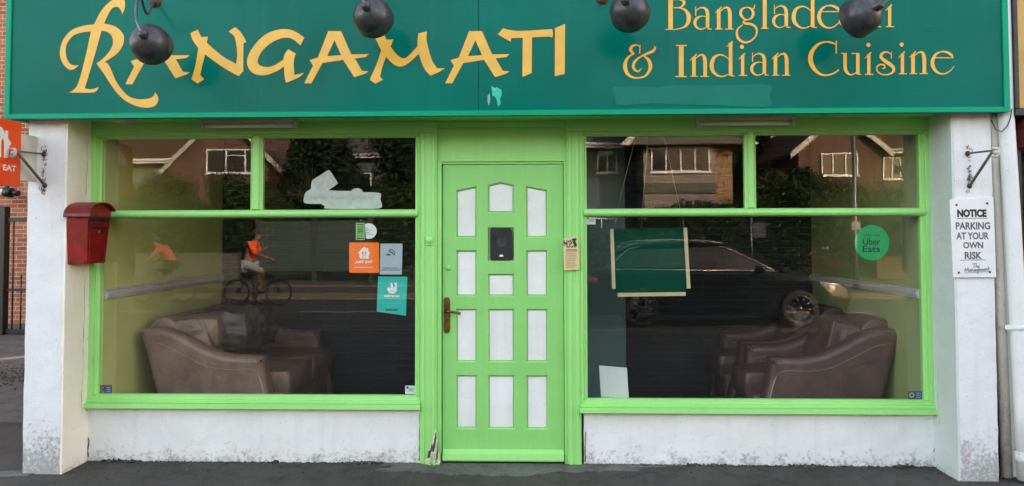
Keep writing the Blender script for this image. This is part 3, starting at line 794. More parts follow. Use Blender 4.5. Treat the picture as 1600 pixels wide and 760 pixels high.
# door leaf: stiles, rails and muntins around sunk white panels
cols = [(-.537, -.388), (-.318, -.132), (-.055, .097)]
bot = .225
def zrow(y): return at(785, y, 0).z
rows_side = [(zrow(672), zrow(587)), (zrow(567), zrow(483)), (zrow(464), zrow(391)), (zrow(372), zrow(297))]
rows_mid = [(zrow(672), zrow(587)), (zrow(567), zrow(483)), (zrow(464), zrow(428)), (zrow(409), zrow(355)), (zrow(333), zrow(290))]
DX0, DX1, DZ0, DZ1 = -.627, .2035, .016, 2.034
YF = .012                                      # face of the leaf
openings = []
for ci, (a, c) in enumerate(cols):
    rows = rows_mid if ci == 1 else rows_side
    for ri, (z0, z1) in enumerate(rows):
        topr = ri == len(rows)-1
        if topr:
            if ci == 0: pts = [(a, z0), (c, z0), (c, z1+.030), (a, z1)]
            elif ci == 2: pts = [(a, z0), (c, z0), (c, z1), (a, z1+.030)]
            else: pts = [(a, z0), (c, z0), (c, z1+.004), ((a+c)/2, z1+.026), (a, z1+.004)]
        else: pts = [(a, z0), (c, z0), (c, z1), (a, z1)]
        openings.append((ci, ri, pts))
# front sheet of the leaf with holes, then sloped mouldings into each hole
bm = bmesh.new(); leaf = MB(); leaf.bm = bm
outer = [(DX0, DZ0), (DX1, DZ0), (DX1, DZ1), (DX0, DZ1)]
loops = [outer]+[p_ for _, _, p_ in openings]
flat = [q for lp in loops for q in lp]
vs = [bm.verts.new((x, YF, z)) for x, z in flat]
for tri in tessellate_polygon([[Vector((x, z, 0)) for x, z in lp] for lp in loops]):
    bm.faces.new([vs[i] for i in tri])
for f in bm.faces:
    f.normal_update()
    if f.normal.y > 0: f.normal_flip()
def inset(pts, d):
    n = len(pts); cx = sum(p[0] for p in pts)/n; cz = sum(p[1] for p in pts)/n; out = []
    for i in range(n):
        p0, p1, p2 = Vector(pts[i-1]), Vector(pts[i]), Vector(pts[(i+1) % n])
        d1 = (p1-p0).normalized(); d2 = (p2-p1).normalized()
        n1 = Vector((-d1.y, d1.x)); n2 = Vector((-d2.y, d2.x)); m = (n1+n2).normalized(); k = d/max(.3, m.dot(n1))
        out.append(tuple(p1+m*k))
    return out
for ci, ri, pts in openings:
    i1 = inset(pts, .004); i2 = inset(pts, .012)
    r0 = [bm.verts.new((x, YF, z)) for x, z in pts]; r1 = [bm.verts.new((x, YF+.003, z)) for x, z in i1]
    r2_ = [bm.verts.new((x, YF+.021, z)) for x, z in i2]
    for A, B in ((r0, r1), (r1, r2_)):
        for i in range(len(pts)):
            j = (i+1) % len(pts); bm.faces.new((A[i], A[j], B[j], B[i]))
leaf.box(DX0, DX1, YF+.0215, YF+.045, DZ0, DZ1)
leaf.box(DX0, DX0+.001, YF, YF+.013, DZ0, DZ1); leaf.box(DX1-.001, DX1, YF, YF+.013, DZ0, DZ1)
door = obj('door', leaf, 'green_door', shop, 'light green panelled door with sunk white panels')
for ci, ri, pts in openings:
    b = MB(); b.prism(inset(pts, .0135), 'Y', YF+.0155, YF+.0214); obj('panel', b, 'white_panel', door)
b = MB(); b.prism([(YF-.001, .018), (-.022, .020), (-.026, .030), (-.020, .070), (YF-.006, .090), (YF-.001, .092)], 'X', DX0+.004, DX1-.003, .002)
obj('weather_bar', b, 'green', door)
# handle: long backplate with pointed ends and lever
b = MB(); hx, hz = -.597, 1.0
b.prism([(hx-.022, hz-.105), (hx-.012, hz-.122), (hx+.012, hz-.122), (hx+.022, hz-.105), (hx+.022, hz+.105), (hx+.012, hz+.122), (hx-.012, hz+.122), (hx-.022, hz+.105)], 'Y', YF-.006, YF-.0002, .0015)
for zz in (.108, -.108): b.lathe([(.0001, .0015), (.004, .001), (.0045, 0)], (hx, YF-.0065, hz+zz), (0, -1, 0), 10)
b.lathe([(.016, 0), (.014, .010), (.0095, .014), (.0085, .042)], (hx, YF-.006, hz+.03), (0, -1, 0), 16)
b.tube([(hx, YF-.046, hz+.03), (hx+.02, YF-.050, hz+.031), (hx+.06, YF-.050, hz+.024), (hx+.10, YF-.046, hz+.016)], .007, 10, taper=[.008, .0085, .008, .0095])
h = obj('handle', b, 'brass', door)
b = MB(); b.lathe([(.0001, .0012), (.0055, .001), (.006, 0)], (hx, YF-.0065, hz-.028), (0, -1, 0), 12); b.box(hx-.002, hx+.002, YF-.0078, YF-.0064, hz-.045, hz-.028); obj('keyhole', b, 'black', door)
b = MB(); p_ = at(700, 419, 0); b.lathe([(.0001, .008), (.009, .008), (.012, .005), (.020, .003), (.021, 0)], (p_.x, YF-.0002, p_.z), (0, -1, 0), 24); obj('lock', b, 'green_door', door)
b = MB(); p_ = at(672, 375, 0); b.lathe([(.0001, .012), (.014, .012), (.020, .008), (.026, .006), (.028, 0)], (p_.x, -.033, p_.z), (0, -1, 0), 24)
b.box(p_.x-.026, p_.x+.026, -.036, -.0335, p_.z-.036, p_.z-.018, .001); obj('bell_push', b, 'green', dp)
# dark plate with a round emblem in the door's second middle panel
cr = (690, 250, 2.714); b = MB()
q = [at(690+x/2.714, 250+y/2.714, 0) for x, y in ((205, 295), (213, 287), (292, 290), (300, 298), (303, 418), (292, 426), (212, 427), (205, 418))]
b.prism([(v.x, v.z) for v in q], 'Y', YF-.002, YF+.0154, .002)
pl = obj('grille_plate', b, 'black', door, 'dark plate with a ringed emblem and small white half disc')
c_ = at(690+253/2.714, 250+350/2.714, 0); b = MB()
for r0 in (.030, .020, .010):
    b.lathe([(r0-.0018, 0), (r0-.001, .002), (r0+.001, .002), (r0+.0018, 0)], (c_.x, YF-.0022, c_.z), (0, -1, 0), 32)
obj('emblem_ring', b, 'lamp_arm', pl)
c2 = at(690+253/2.714, 250+411/2.714, 0); b = MB()
b.prism([(c2.x+.015*math.cos(R(a)), c2.z+.015*math.sin(R(a))) for a in range(0, 181, 15)], 'Y', YF-.0038, YF-.0023); obj('half_disc', b, 'white', pl)

# ------------------------------------------------------------------ fascia sign
FY = -.40; FX0, FX1, FZ0, FZ1 = -3.425, 2.965, 2.309, 3.36
fs = thing('fascia_sign', 'wide teal green fascia sign with gold lettering across the shop front', 'shop sign', (-.2, FY, FZ0))
b = MB(); b.box(FX0+.030, -.349, FY+.012, FY+.05, FZ0+.030, FZ1-.03); b.box(-.346, FX1-.030, FY+.0128, FY+.05, FZ0+.030, FZ1-.03)
fp = obj('sign_panel', b, 'fascia', fs)
b = MB()
b.prism([(FY, FZ0), (FY+.055, FZ0), (FY+.055, FZ0+.0335), (FY+.011, FZ0+.0335), (FY, FZ0+.028)], 'X', FX0, FX1)
b.box(FX0, FX0+.034, FY-.0005, FY+.33, FZ0+.0005, FZ1, .002); b.box(FX1-.034, FX1, FY-.0005, FY+.33, FZ0+.0005, FZ1, .002)
b.box(FX0, FX1, FY-.001, FY+.33, FZ1-.034, FZ1+.001, .002)
obj('sign_frame', b, 'frame_green', fs)
b = MB(); b.box(FX0+.035, FX1-.035, FY+.055, -.046, FZ0+.0345, FZ0+.05); obj('soffit', b, 'soffit', fs)
b = MB(); b.box(-3.07, 2.65, -.30, -.047, FZ0+.028, FZ0+.034); obj('soffit_lining', b, 'green', fs)
b = MB(); b.box(FX0+.035, FX1-.035, FY+.06, -.05, FZ0+.06, FZ1-.04); obj('sign_box', b, 'soffit', fs)
b = MB(); b.box(FX0-.02, FX1+.02, FY-.02, .05, FZ1+.002, FZ1+.03); obj('lead_flashing', b, 'lamp_arm', fs)
SF = FY+.0115
# big word
Lm = Letters(SF, edge=1.1)
o1 = dict(ox=80, oy=0, sc=4.22)
Lm.shape([(118, 612), (155, 588, 1), (183, 540, 1), (225, 385, 1), (265, 205, 1), (285, 160, 1), (330, 75, 1), (385, 15, 1), (440, -10, 1), (482, 0, 1), (487, 50, 1), (470, 95), (455, 60, 1), (433, 46, 1), (400, 60, 1), (368, 115, 1), (350, 160, 1), (330, 215, 1), (278, 400, 1), (222, 585), (260, 590, 1), (290, 585, 1), (314, 575), (300, 600, 1), (265, 612, 1)], **o1)
Lm.shape([(183, 432), (150, 458, 1), (120, 460, 1), (85, 430, 1), (62, 380, 1), (60, 330, 1), (80, 265, 1), (130, 205, 1), (200, 175, 1), (285, 162, 1), (350, 158, 1), (420, 175, 1), (468, 215, 1), (482, 260, 1), (468, 310, 1), (430, 360, 1), (350, 412), (300, 420), (345, 385, 1), (385, 340, 1), (408, 290, 1), (400, 240, 1), (370, 212, 1), (330, 203), (265, 209), (210, 215, 1), (150, 235, 1), (110, 280, 1), (97, 330, 1), (105, 390, 1), (130, 425, 1), (160, 433, 1)], **o1)
Lm.shape([(300, 420), (350, 410), (372, 420, 1), (395, 460, 1), (430, 540, 1), (470, 595, 1), (510, 635, 1), (570, 655, 1), (640, 652, 1), (675, 635, 1), (685, 608), (705, 640, 1), (703, 675, 1), (680, 702, 1), (630, 712, 1), (560, 700, 1), (490, 665, 1), (440, 620, 1), (395, 560, 1), (350, 490, 1)], **o1)
A_ = [(35, 637), (122, 462), (88, 408), (170, 382), (272, 120), (400, 120), (500, 350), (675, 348), (640, 378), (535, 390), (605, 512), (672, 520), (635, 543), (530, 577), (420, 405), (215, 437), (105, 637)]
H_ = [(335, 210), (262, 368), (400, 358)]
for dx, dy in ((-499.5, 1.5), (-220, 0), (0, 0)): Lm.shape(A_, (H_,), ox=690+dx, oy=30+dy, sc=6.333)
o2 = dict(ox=280, oy=30, sc=6.335)
Lm.shape([(112, 140), (185, 105), (220, 180), (285, 175), (275, 235), (340, 295, 1), (440, 375, 1), (565, 445), (575, 350, 1), (560, 215, 1), (540, 165, 1), (490, 125), (555, 80), (600, 120, 1), (630, 160, 1), (665, 225), (638, 240), (636, 370, 1), (637, 515), (592, 565), (540, 540, 1), (430, 475, 1), (330, 405, 1), (258, 350), (235, 440, 1), (210, 555), (250, 597), (185, 640), (122, 598), (160, 470, 1), (190, 290), (135, 210, 1)], **o2)
Lm.shape([(1240, 185), (1200, 262), (1140, 210, 1), (1080, 187, 1), (1000, 195, 1), (900, 245, 1), (820, 320, 1), (780, 400, 1), (790, 450, 1), (850, 475, 1), (930, 465, 1), (1030, 405), (1045, 350, 1), (1080, 300), (1155, 343), (1135, 420, 1), (1140, 555), (1190, 545, 1), (1238, 532), (1180, 580, 1), (1058, 632), (1042, 550, 1), (1040, 470), (960, 520, 1), (850, 557, 1), (750, 545, 1), (690, 490, 1), (672, 420, 1), (700, 330, 1), (780, 220, 1), (880, 140, 1), (990, 105, 1), (1080, 103, 1), (1160, 130, 1)], **o2)
Lm.shape([(700, 120), (795, 95), (822, 150), (850, 205), (918, 203), (890, 275), (950, 350, 1), (1010, 388, 1), (1060, 370, 1), (1155, 272), (1158, 200, 1), (1165, 143), (1250, 122), (1245, 200, 1), (1265, 300, 1), (1300, 410, 1), (1350, 488), (1427, 488), (1370, 525), (1285, 562), (1235, 510, 1), (1200, 440, 1), (1170, 345), (1100, 410, 1), (1040, 455, 1), (985, 472, 1), (930, 455, 1), (880, 415, 1), (845, 375), (810, 470, 1), (785, 575), (815, 602), (738, 640), (682, 602), (750, 450, 1), (797, 312), (735, 185)], ox=470, oy=30, sc=6.335)
o3 = dict(ox=690, oy=30, sc=6.333)
Lm.shape([(555, 153), (610, 93), (680, 110, 1), (800, 118, 1), (1095, 100), (1103, 145, 1), (1095, 187), (1060, 175, 1), (895, 183), (892, 535), (800, 575), (803, 187), (690, 190), (685, 228)], **o3)
Lm.shape([(1122, 92), (1222, 48), (1218, 545), (1120, 567)], **o3)
Lm.done('name_lettering', ['gold', 'dark_edge'], fs)
# second line, roman serif letters drawn as thick-and-thin strokes
Ls = Letters(SF, edge=.75)
def gl(strokes, ox, oy, dx=0, dy=0, straight=()):
    for i, st in enumerate(strokes):
        Ls.stroke(st, ox+dx, oy+dy, 5.845, smooth=len(st) > 2)
K1, K2, K3 = (960, 0), (1140, 0), (1300, 0)
def ser(x0, x1, y, w=9): return [(x0, y, w), (x1, y, w)]
gl([[(513, -6, 42), (513, 268, 42)], ser(465, 560, 271), ser(475, 545, -2), [(535, 0, 8), (600, 0, 12), (634, 18, 26), (632, 42, 22), (600, 68, 10), (540, 75, 8)], [(540, 75, 8), (600, 75, 12), (650, 98, 24), (678, 150, 40), (670, 212, 32), (632, 252, 16), (560, 271, 8)]], *K1)
a_ = [[(742, 62, 7), (742, 148, 10)], [(742, 108, 6), (765, 84, 9), (800, 72, 13), (836, 88, 26), (850, 130, 32), (850, 200, 32), (850, 255, 32)], [(850, 262, 14), (870, 268, 10), (890, 268, 7)], [(842, 158, 7), (795, 150, 10), (750, 172, 24), (734, 212, 27), (750, 250, 20), (790, 270, 11), (842, 252, 7)]]
n_ = [[(952, 90, 34), (952, 268, 34)], [(918, 122, 5), (978, 66, 15)], ser(920, 990, 268), [(965, 108, 7), (1000, 78, 13), (1034, 74, 22), (1052, 112, 34), (1055, 180, 34), (1055, 268, 34)], ser(1012, 1088, 268)]
gl(a_, *K1); gl(n_, *K1)
gl([[(155, 68, 10), (112, 88, 20), (100, 125, 26), (120, 165, 20), (160, 184, 10), (200, 165, 20), (215, 122, 26), (195, 82, 18), (155, 68, 10)], [(205, 92, 6), (222, 76, 12), (228, 46, 8)], [(150, 186, 7), (124, 200, 16), (142, 216, 22), (190, 222, 22), (234, 246, 20), (248, 292, 18), (228, 345, 14), (180, 382, 16), (130, 388, 22), (82, 358, 24), (65, 310, 22), (76, 265, 14), (120, 228, 8)]], *K2)
gl([[(320, -40, 36), (320, 262, 36)], ser(284, 356, 262)], *K2)
gl(a_, 960, 0, 122.9, -2.6)
d_ = [[(757, -50, 34), (757, 252, 34)], [(718, -12, 5), (776, -60, 15)], [(757, 250, 14), (775, 254, 10), (796, 254, 7)], [(742, 102, 7), (702, 72, 11), (655, 62, 15), (606, 88, 28), (584, 150, 38), (596, 210, 32), (640, 250, 18), (690, 258, 11), (745, 234, 7)]]
e_ = [[(832, 109, 9), (1004, 109, 9)], [(1006, 112, 6), (985, 80, 26), (940, 57, 20), (888, 56, 12), (840, 86, 24), (815, 150, 34), (832, 212, 30), (875, 250, 18), (930, 255, 12), (982, 224, 9), (1012, 188, 7)]]
gl(d_, *K2); gl(e_, *K2)
s_g = [[(540, 474, 8), (540, 540, 8)], [(536, 500, 7), (505, 478, 13), (465, 486, 20), (445, 520, 28), (480, 557, 32), (530, 592, 34), (560, 622, 28), (555, 660, 20), (508, 684, 12), (450, 680, 11), (412, 650, 12), (410, 615, 12), (438, 592, 12), (474, 596, 14), (480, 620, 13), (456, 630, 7)]]
gl(s_g, 1300, 0, -58, -74.5)
h_ = [[(918, -20, 34), (918, 268, 34)], [(880, 8, 5), (935, -40, 14)], ser(886, 955, 268), [(930, 108, 7), (965, 78, 13), (1000, 74, 22), (1018, 112, 34), (1020, 180, 34), (1020, 268, 34)], ser(978, 1053, 268)]
gl(h_, 960, 0, 236.5, -3.6)
i_ = [[(335, 498, 30), (335, 680, 30)], [(298, 536, 5), (356, 480, 15)], ser(300, 378, 682)]
dot = lambda cx, cy: Ls.shape([(cx+3.3*math.cos(k*math.pi/8), cy+3.3*math.sin(k*math.pi/8)) for k in range(16)])
gl(i_, 1300, 0, 32.5, -74.6); dot(1389.8, -4.5)
# & Indian Cuisine
gl([[(230, 492, 9), (232, 450, 9), (236, 410, 7)], [(232, 430, 8), (205, 414, 13), (165, 424, 24), (148, 456, 30), (165, 484, 20), (182, 492, 9)], [(182, 492, 9), (140, 514, 18), (105, 560, 30), (98, 620, 38), (120, 676, 30), (165, 708, 18), (220, 714, 14), (280, 696, 18), (318, 650, 28), (328, 600, 34), (312, 552, 30), (270, 514, 12)], [(362, 424, 7), (372, 440, 16), (350, 470, 26), (300, 492, 22), (240, 520, 14), (190, 560, 22), (172, 604, 26), (186, 642, 20), (218, 654, 14), (245, 628, 9)]], *K1)
gl([[(610, 414, 44), (610, 702, 44)], ser(560, 662, 418, 11), ser(557, 660, 702, 11)], *K1)
gl(n_, 960, 0, -38.8, 73.9)
gl(d_, 1140, 0, -128.1, 75.6)
gl(i_, 1300, 0, -197.1, 1.6); dot(1159.2, 73.5)
gl(a_, 960, 0, 88.7, 71.9); gl(n_, 960, 0, 88.6, 72.2)
gl([[(972, 376, 12), (972, 490, 12)], [(970, 412, 7), (930, 392, 18), (868, 386, 15), (800, 414, 26), (750, 478, 40), (738, 550, 44), (762, 618, 38), (818, 674, 24), (880, 690, 15), (948, 672, 14), (998, 638, 11)]], *K2)
gl([[(118, 488, 32), (118, 560, 32), (120, 630, 32), (140, 668, 24), (168, 685, 13), (200, 677, 11), (230, 655, 8)], ser(82, 134, 491), [(234, 488, 32), (234, 680, 32)], ser(178, 250, 491), ser(232, 265, 682)], *K3)
gl(i_, *K3); dot(1356.6, 70.6)
gl(s_g, *K3)
gl(i_, 1300, 0, 52.5, -.9); dot(1408.6, 70)
gl(n_, 960, 0, 303.4, 69.6)
gl(e_, 1140, 0, 177.1, 72)
Ls.done('cuisine_lettering', ['gold', 'dark_edge'], fs)
# rubbed-clean strip where older lettering was removed
bm_ = Letters(SF, edge=0)
bm_.shape([(622, 560), (650, 542, 1), (700, 545, 1), (760, 540, 1), (900, 548, 1), (1000, 536, 1), (1300, 536, 1), (1600, 532, 1), (1608, 600, 1), (1600, 668, 1), (1300, 660, 1), (1050, 655, 1), (900, 648, 1), (760, 655, 1), (660, 660, 1), (645, 620, 1), (640, 595, 1)], ox=800, oy=0, sc=4)
bm_.done('cleaned_strip', ['patch', 'patch'], fs)
# torn scar with bare bright patch beside the seam
bm_ = Letters(SF, edge=0)
bm_.shape([(490, 655), (520, 690), (510, 720), (540, 672), (590, 700), (598, 740), (580, 790), (585, 840), (560, 870), (545, 800), (520, 760), (505, 770)], ox=690, oy=30, sc=6.333)
bm_.shape([(455, 760), (478, 735), (482, 800), (470, 860), (455, 830)], ox=690, oy=30, sc=6.333, mi=1)
bm_.shape([(500, 672), (545, 690), (515, 715)], ox=690, oy=30, sc=6.333, mi=1)
bm_.done('torn_scar', [plain('bright_scar_green', S(20, 190, 160), .3), plain('pale_scar', S(140, 170, 165), .5)], fs)
# fixing dots
b = MB()
for x, y in ((451, 53), (1225, 158), (1505, 134), (1258, 147), (1278, 133)):
    v = at(x, y, SF); b.lathe([(.0001, .002), (.0035, .0015), (.004, 0)], (v.x, SF+.0005, v.z), (0, -1, 0), 8)
obj('screw', b, 'black', fs)

# battens (tube light fittings) on the soffit
def batten(x0, x1, z, label):
    t = thing('batten_light', label, 'strip light', ((x0+x1)/2, -.12, z))
    b = MB(); b.prism([(-.155, z+.062), (-.160, z+.02), (-.085, z+.02), (-.090, z+.062)], 'X', x0, x1, .002); obj('housing', b, 'offwhite', t)
    b = MB(); b.box(x0, x0+.016, -.150, -.095, z-.016, z+.0195, .002); obj('lampholder', b, 'offwhite', t)
    b = MB(); b.box(x1-.016, x1, -.150, -.095, z-.016, z+.0195, .002); obj('lampholder', b, 'offwhite', t)
    b = MB(); b.tube([(x0+.016, -.122, z+.001), (x1-.016, -.122, z+.001)], .013, 12); obj('tube', b, 'white', t)
batten(-2.25, -1.60, 2.292, 'white tube light under the green sign, above the left window')
batten(1.085, 1.73, 2.286, 'white tube light under the green sign, above the right window')
b = MB(); b.lathe([(.0001, -.03), (.05, -.027), (.07, -.01), (.072, .0)], (-2.78, -.14, 2.342), (0, 0, 1), 24)
tag(obj('soffit_light', b, 'offwhite'), 'small round white light fitting under the sign at its left end', 'light')

# ------------------------------------------------------------------ swan-neck sign lamps
def sign_lamp(px, py, pole, arm, label, Y=-.74):
    c = at(px, py, Y); rad = .114
    vw = (Vector((0, -D, EYE))-c).normalized(); lr = Vector((-vw.y, vw.x, 0)).normalized(); lu = vw.cross(lr)*-1
    if lu.z < 0: lu = -lu
    if lr.x < 0: lr = -lr
    ax = (vw*math.sqrt(max(.05, 1-pole[0]**2-pole[1]**2))+lr*pole[0]+lu*pole[1]).normalized()
    t = thing('sign_lamp', label, 'sign lamp', c, 'swan-neck lamps over the fascia sign')
    b = MB()
    prof = [(.0001, rad*.98)]+[(rad*math.sin(R(a))*1.0, rad*.98*math.cos(R(a))) for a in range(6, 85, 6)]+[(rad, .0), (rad*1.0, -.03), (rad*1.035, -.045), (rad*1.035, -.050), (rad*.99, -.047), (rad*.965, -.03), (rad*.96, 0)]+[(rad*.96*math.sin(R(a)), rad*.94*math.cos(R(a))) for a in range(84, 5, -6)]+[(.0001, rad*.94)]
    b.lathe(prof, c, ax, 48); sh = obj('shade', b, 'lamp_black', t)
    b = MB(); b.lathe([(.0001, rad+.040), (.022, rad+.038), (.026, rad+.030), (.028, rad*.93), (.04, rad*.88)], c, ax, 24); obj('cap', b, 'lamp_black', t)
    b = MB(); b.lathe([(.0001, -.004), (.022, 0), (.032, .02), (.030, .045), (.016, .07), (.014, .09)], c, ax, 20); obj('bulb', b, 'offwhite', t)
    top_ = c+ax*(rad+.036)
    pts = [top_]+[Vector(p) for p in arm]
    cm = catmull([tuple(p) for p in pts], 8)
    b = MB(); b.tube(cm, .008, 10); obj('arm', b, 'lamp_arm', t)
    e = pts[-1]; b = MB(); b.lathe([(.0001, .022), (.02, .020), (.036, .010), (.040, 0)], (e.x, SF+.0002, e.z), (0, -1, 0), 20); obj('wall_rose', b, 'rust', t)
def ap(x, y, Y): return tuple(at(x, y, Y))
sign_lamp(235, 68, (-.30, .38), [ap(213, 30, -.86), ap(214, 4, -.78), ap(220, -2, -.72), ap(226, 16, -.62), ap(231, 22, -.56), ap(238, 8, -.46), ap(243, 3, SF)], 'black dome sign lamp hanging lowest, over the first A of the sign')
sign_lamp(582, 26, (-.28, .44), [ap(560, -20, -.84), ap(575, -48, -.74), ap(590, -40, -.6), ap(592, -32, SF)], 'black dome sign lamp over the M of the big gold word')
sign_lamp(983, 17, (-.16, .46), [ap(968, -26, -.84), ap(955, -46, -.74), ap(945, -20, -.6), ap(941, -2, SF)], 'black dome sign lamp between the big word and the smaller lettering')
sign_lamp(1346, 25, (.70, .36), [ap(1392, -4, -.78), ap(1400, -30, -.66), ap(1392, -44, -.5), ap(1380, -46, SF)], 'black dome sign lamp tilted sideways, over the smaller gold lettering')

# hairline cracks and chips in the masonry
def crack(x, y, z0, z1, seed, par, amp=.006, r=.0011, axis='y'):
    rnd = random.Random(seed); pts = []; n = max(6, int(abs(z1-z0)/.035)); o = 0
    for k in range(n+1):
        o = o*.8+rnd.gauss(0, amp*.6); t = k/n
        pts.append((x, y+o, z0+(z1-z0)*t) if axis == 'y' else (x+o, y, z0+(z1-z0)*t))
    b = MB(); b.tube(pts, r, 5, taper=[r*rnd.uniform(.4, 1.3) for _ in pts]); return obj('crack', b, 'bark', par)
revs = [o for o in shop.children if o.name.startswith('reveal')]
for par, x, sd in ((revs[0], -3.0742, 5), (revs[1], 2.6602, 9)):
    crack(x, -.08, .30, 2.25 if sd == 5 else .75, sd, par)
ris = [o for o in shop.children if o.name.startswith('stall_riser')]
for par, x, y, z0, z1, sd, r_ in ((ris[0], -.782, -.0135, .02, .33, 3, .003), (ris[1], .342, -.0135, .02, .22, 4, .004), (ris[0], -3.068, -.0135, .03, .16, 6, .004), (ris[1], 2.655, -.0135, .10, .26, 8, .0025)):
    crack(x, y, z0, z1, sd, par, .004, r_, 'x')
# ------------------------------------------------------------------ things on the front
# mailbox on the cream reveal
mbx = thing('mailbox', 'faded dark red metal post box with arched roof on the cream reveal', 'mailbox', (-3.01, -.16, 1.35))
b = MB()
x0, x1 = -3.073, -2.925
y0, y1 = -.292, -.040
v = b.box(x0, x1, y0, y1, 1.365, 1.685, .004, 2)
for q in v:
    k = (1.685-q.co.z)/.32
    q.co.y += (k*.022 if q.co.y < -.16 else -k*.022); q.co.x -= k*.018 if q.co.x > -3.0 else 0
body = obj('body', b, 'red_box', mbx)
b = MB(); yc = (y0+y1)/2; hw = .158
arc = [(yc+hw*math.cos(R(a)), 1.678+.098*math.sin(R(a))) for a in range(0, 181, 12)]
arc2 = [(yc+(hw-.006)*math.cos(R(a)), 1.672+.094*math.sin(R(a))) for a in range(180, -1, -12)]
b.prism(arc+arc2, 'X', x0-.0, x1+.030); obj('roof', b, 'red_roof', mbx)
b = MB(); b.prism([(yc+.135*math.cos(R(a)), 1.683+.078*math.sin(R(a))) for a in range(0, 181, 12)], 'X', x0+.002, x1+.004); obj('gable', b, 'red_box', mbx)
b = MB(); b.box(x1-.001, x1+.002, y0+.020, y1-.018, 1.640, 1.675); obj('slot', b, 'black', mbx)
b = MB(); b.box(x1+.0022, x1+.0045, y0+.016, y1-.016, 1.606, 1.644, .001); obj('flap', b, 'red_roof', mbx)
b = MB()
dv = b.box(x1-.0002, x1+.004, y0+.018, y1-.018, 1.375, 1.598, .0015)
for q in dv:
    k = (1.685-q.co.z)/.32; q.co.y += (k*.018 if q.co.y < -.16 else -k*.018); q.co.x -= k*.016
dr = obj('door', b, 'red_box', mbx)
b = MB(); b.box(x1+.0015, x1+.0046, y0+.017, y1-.017, 1.6005, 1.6055); obj('door_gap', b, 'black', mbx)
b = MB(); b.lathe([(.0001, .008), (.006, .007), (.008, 0)], (x1+.001, yc-.005, 1.575), (1, 0, 0), 14); obj('lock', b, 'steel', dr)
b = MB(); b.box(x1+.0005, x1+.0045, yc+.004, yc+.055, 1.572, 1.590, .001); obj('name_holder', b, 'black', dr)

# parking notice
NB = thing('parking_notice', 'white board reading NOTICE PARKING AT YOUR OWN RISK, screwed to the right pillar', 'notice', (2.78, -.3, 1.28))
cr = (1470, 300, 5.07); NY = -.306
P4 = [at(1470+x/5.07, 300+y/5.07, NY) for x, y in ((72, 62), (418, 42), (440, 678), (98, 680))]
b = MB(); b.prism([(v.x, v.z) for v in P4], 'Y', NY, NY+.012, .002); nb_ = obj('board', b, 'notice', NB)
bm = bmesh.new()
text_px(bm, 'NOTICE', (130, 138, 362, 202), cr, NY, mi=0, bold=.06)
obj('heading', bm, 'ink', NB)
bm = bmesh.new()
for t_, bx in (('PARKING', (118, 240, 390, 300)), ('AT YOUR', (122, 320, 380, 378)), ('OWN', (177, 397, 335, 449)), ('RISK', (190, 475, 325, 534))):
    text_px(bm, t_, bx, cr, NY, mi=0, bold=.035)
obj('wording', bm, 'ink_grey', NB)
Ln = Letters(NY, edge=0); k5 = dict(ox=1470, oy=300, sc=5.07)
Ln.stroke([(130, 212, 4), (370, 209, 4)], smooth=False, **k5); Ln.stroke([(152, 541, 4), (355, 539, 4)], smooth=False, **k5)
# 'The Management' in handwriting
for st in ([(245, 572, 4), (268, 568, 4), (285, 566, 4)], [(264, 570, 4), (262, 585, 4), (262, 602, 4)], [(278, 566, 4), (277, 602, 4)], [(277, 590, 4), (285, 585, 4), (289, 602, 4)], [(293, 594, 4), (304, 590, 4), (300, 584, 4), (293, 592, 4), (298, 603, 4), (308, 600, 4)],
           [(190, 636, 4), (192, 606, 4), (203, 626, 4), (214, 602, 4), (217, 634, 4)], [(234, 614, 4), (224, 620, 4), (228, 632, 4), (237, 616, 4), (239, 632, 4)], [(244, 632, 4), (245, 615, 4), (253, 614, 4), (256, 631, 4)], [(272, 613, 4), (262, 619, 4), (266, 631, 4), (274, 616, 4), (276, 631, 4)],
           [(292, 612, 4), (282, 617, 4), (286, 628, 4), (294, 614, 4), (293, 644, 4), (283, 646, 4)], [(300, 621, 4), (311, 617, 4), (305, 611, 4), (300, 622, 4), (308, 629, 4)], [(316, 628, 4), (317, 612, 4), (324, 618, 4), (326, 628, 4), (327, 614, 4), (335, 612, 4), (337, 627, 4)], [(341, 619, 4), (352, 615, 4), (346, 609, 4), (341, 620, 4), (350, 626, 4)], [(356, 625, 4), (357, 610, 4), (366, 609, 4), (368, 624, 4)], [(378, 590, 4), (377, 615, 4), (384, 622, 4)], [(370, 606, 4), (390, 603, 4)], [(190, 643, 3), (300, 636, 3), (398, 630, 3)]):
    Ln.stroke(st, **k5)
Ln.done('handwriting', ['ink_grey', 'ink_grey'], NB)
b = MB()
for x, y in ((124, 104), (368, 92), (142, 640), (389, 636)):
    v = at(1470+x/5.07, 300+y/5.07, NY); b.lathe([(.0001, .004), (.006, .003), (.0075, 0)], (v.x, NY-.0001, v.z), (0, -1, 0), 12)
obj('screw', b, 'rust', NB)

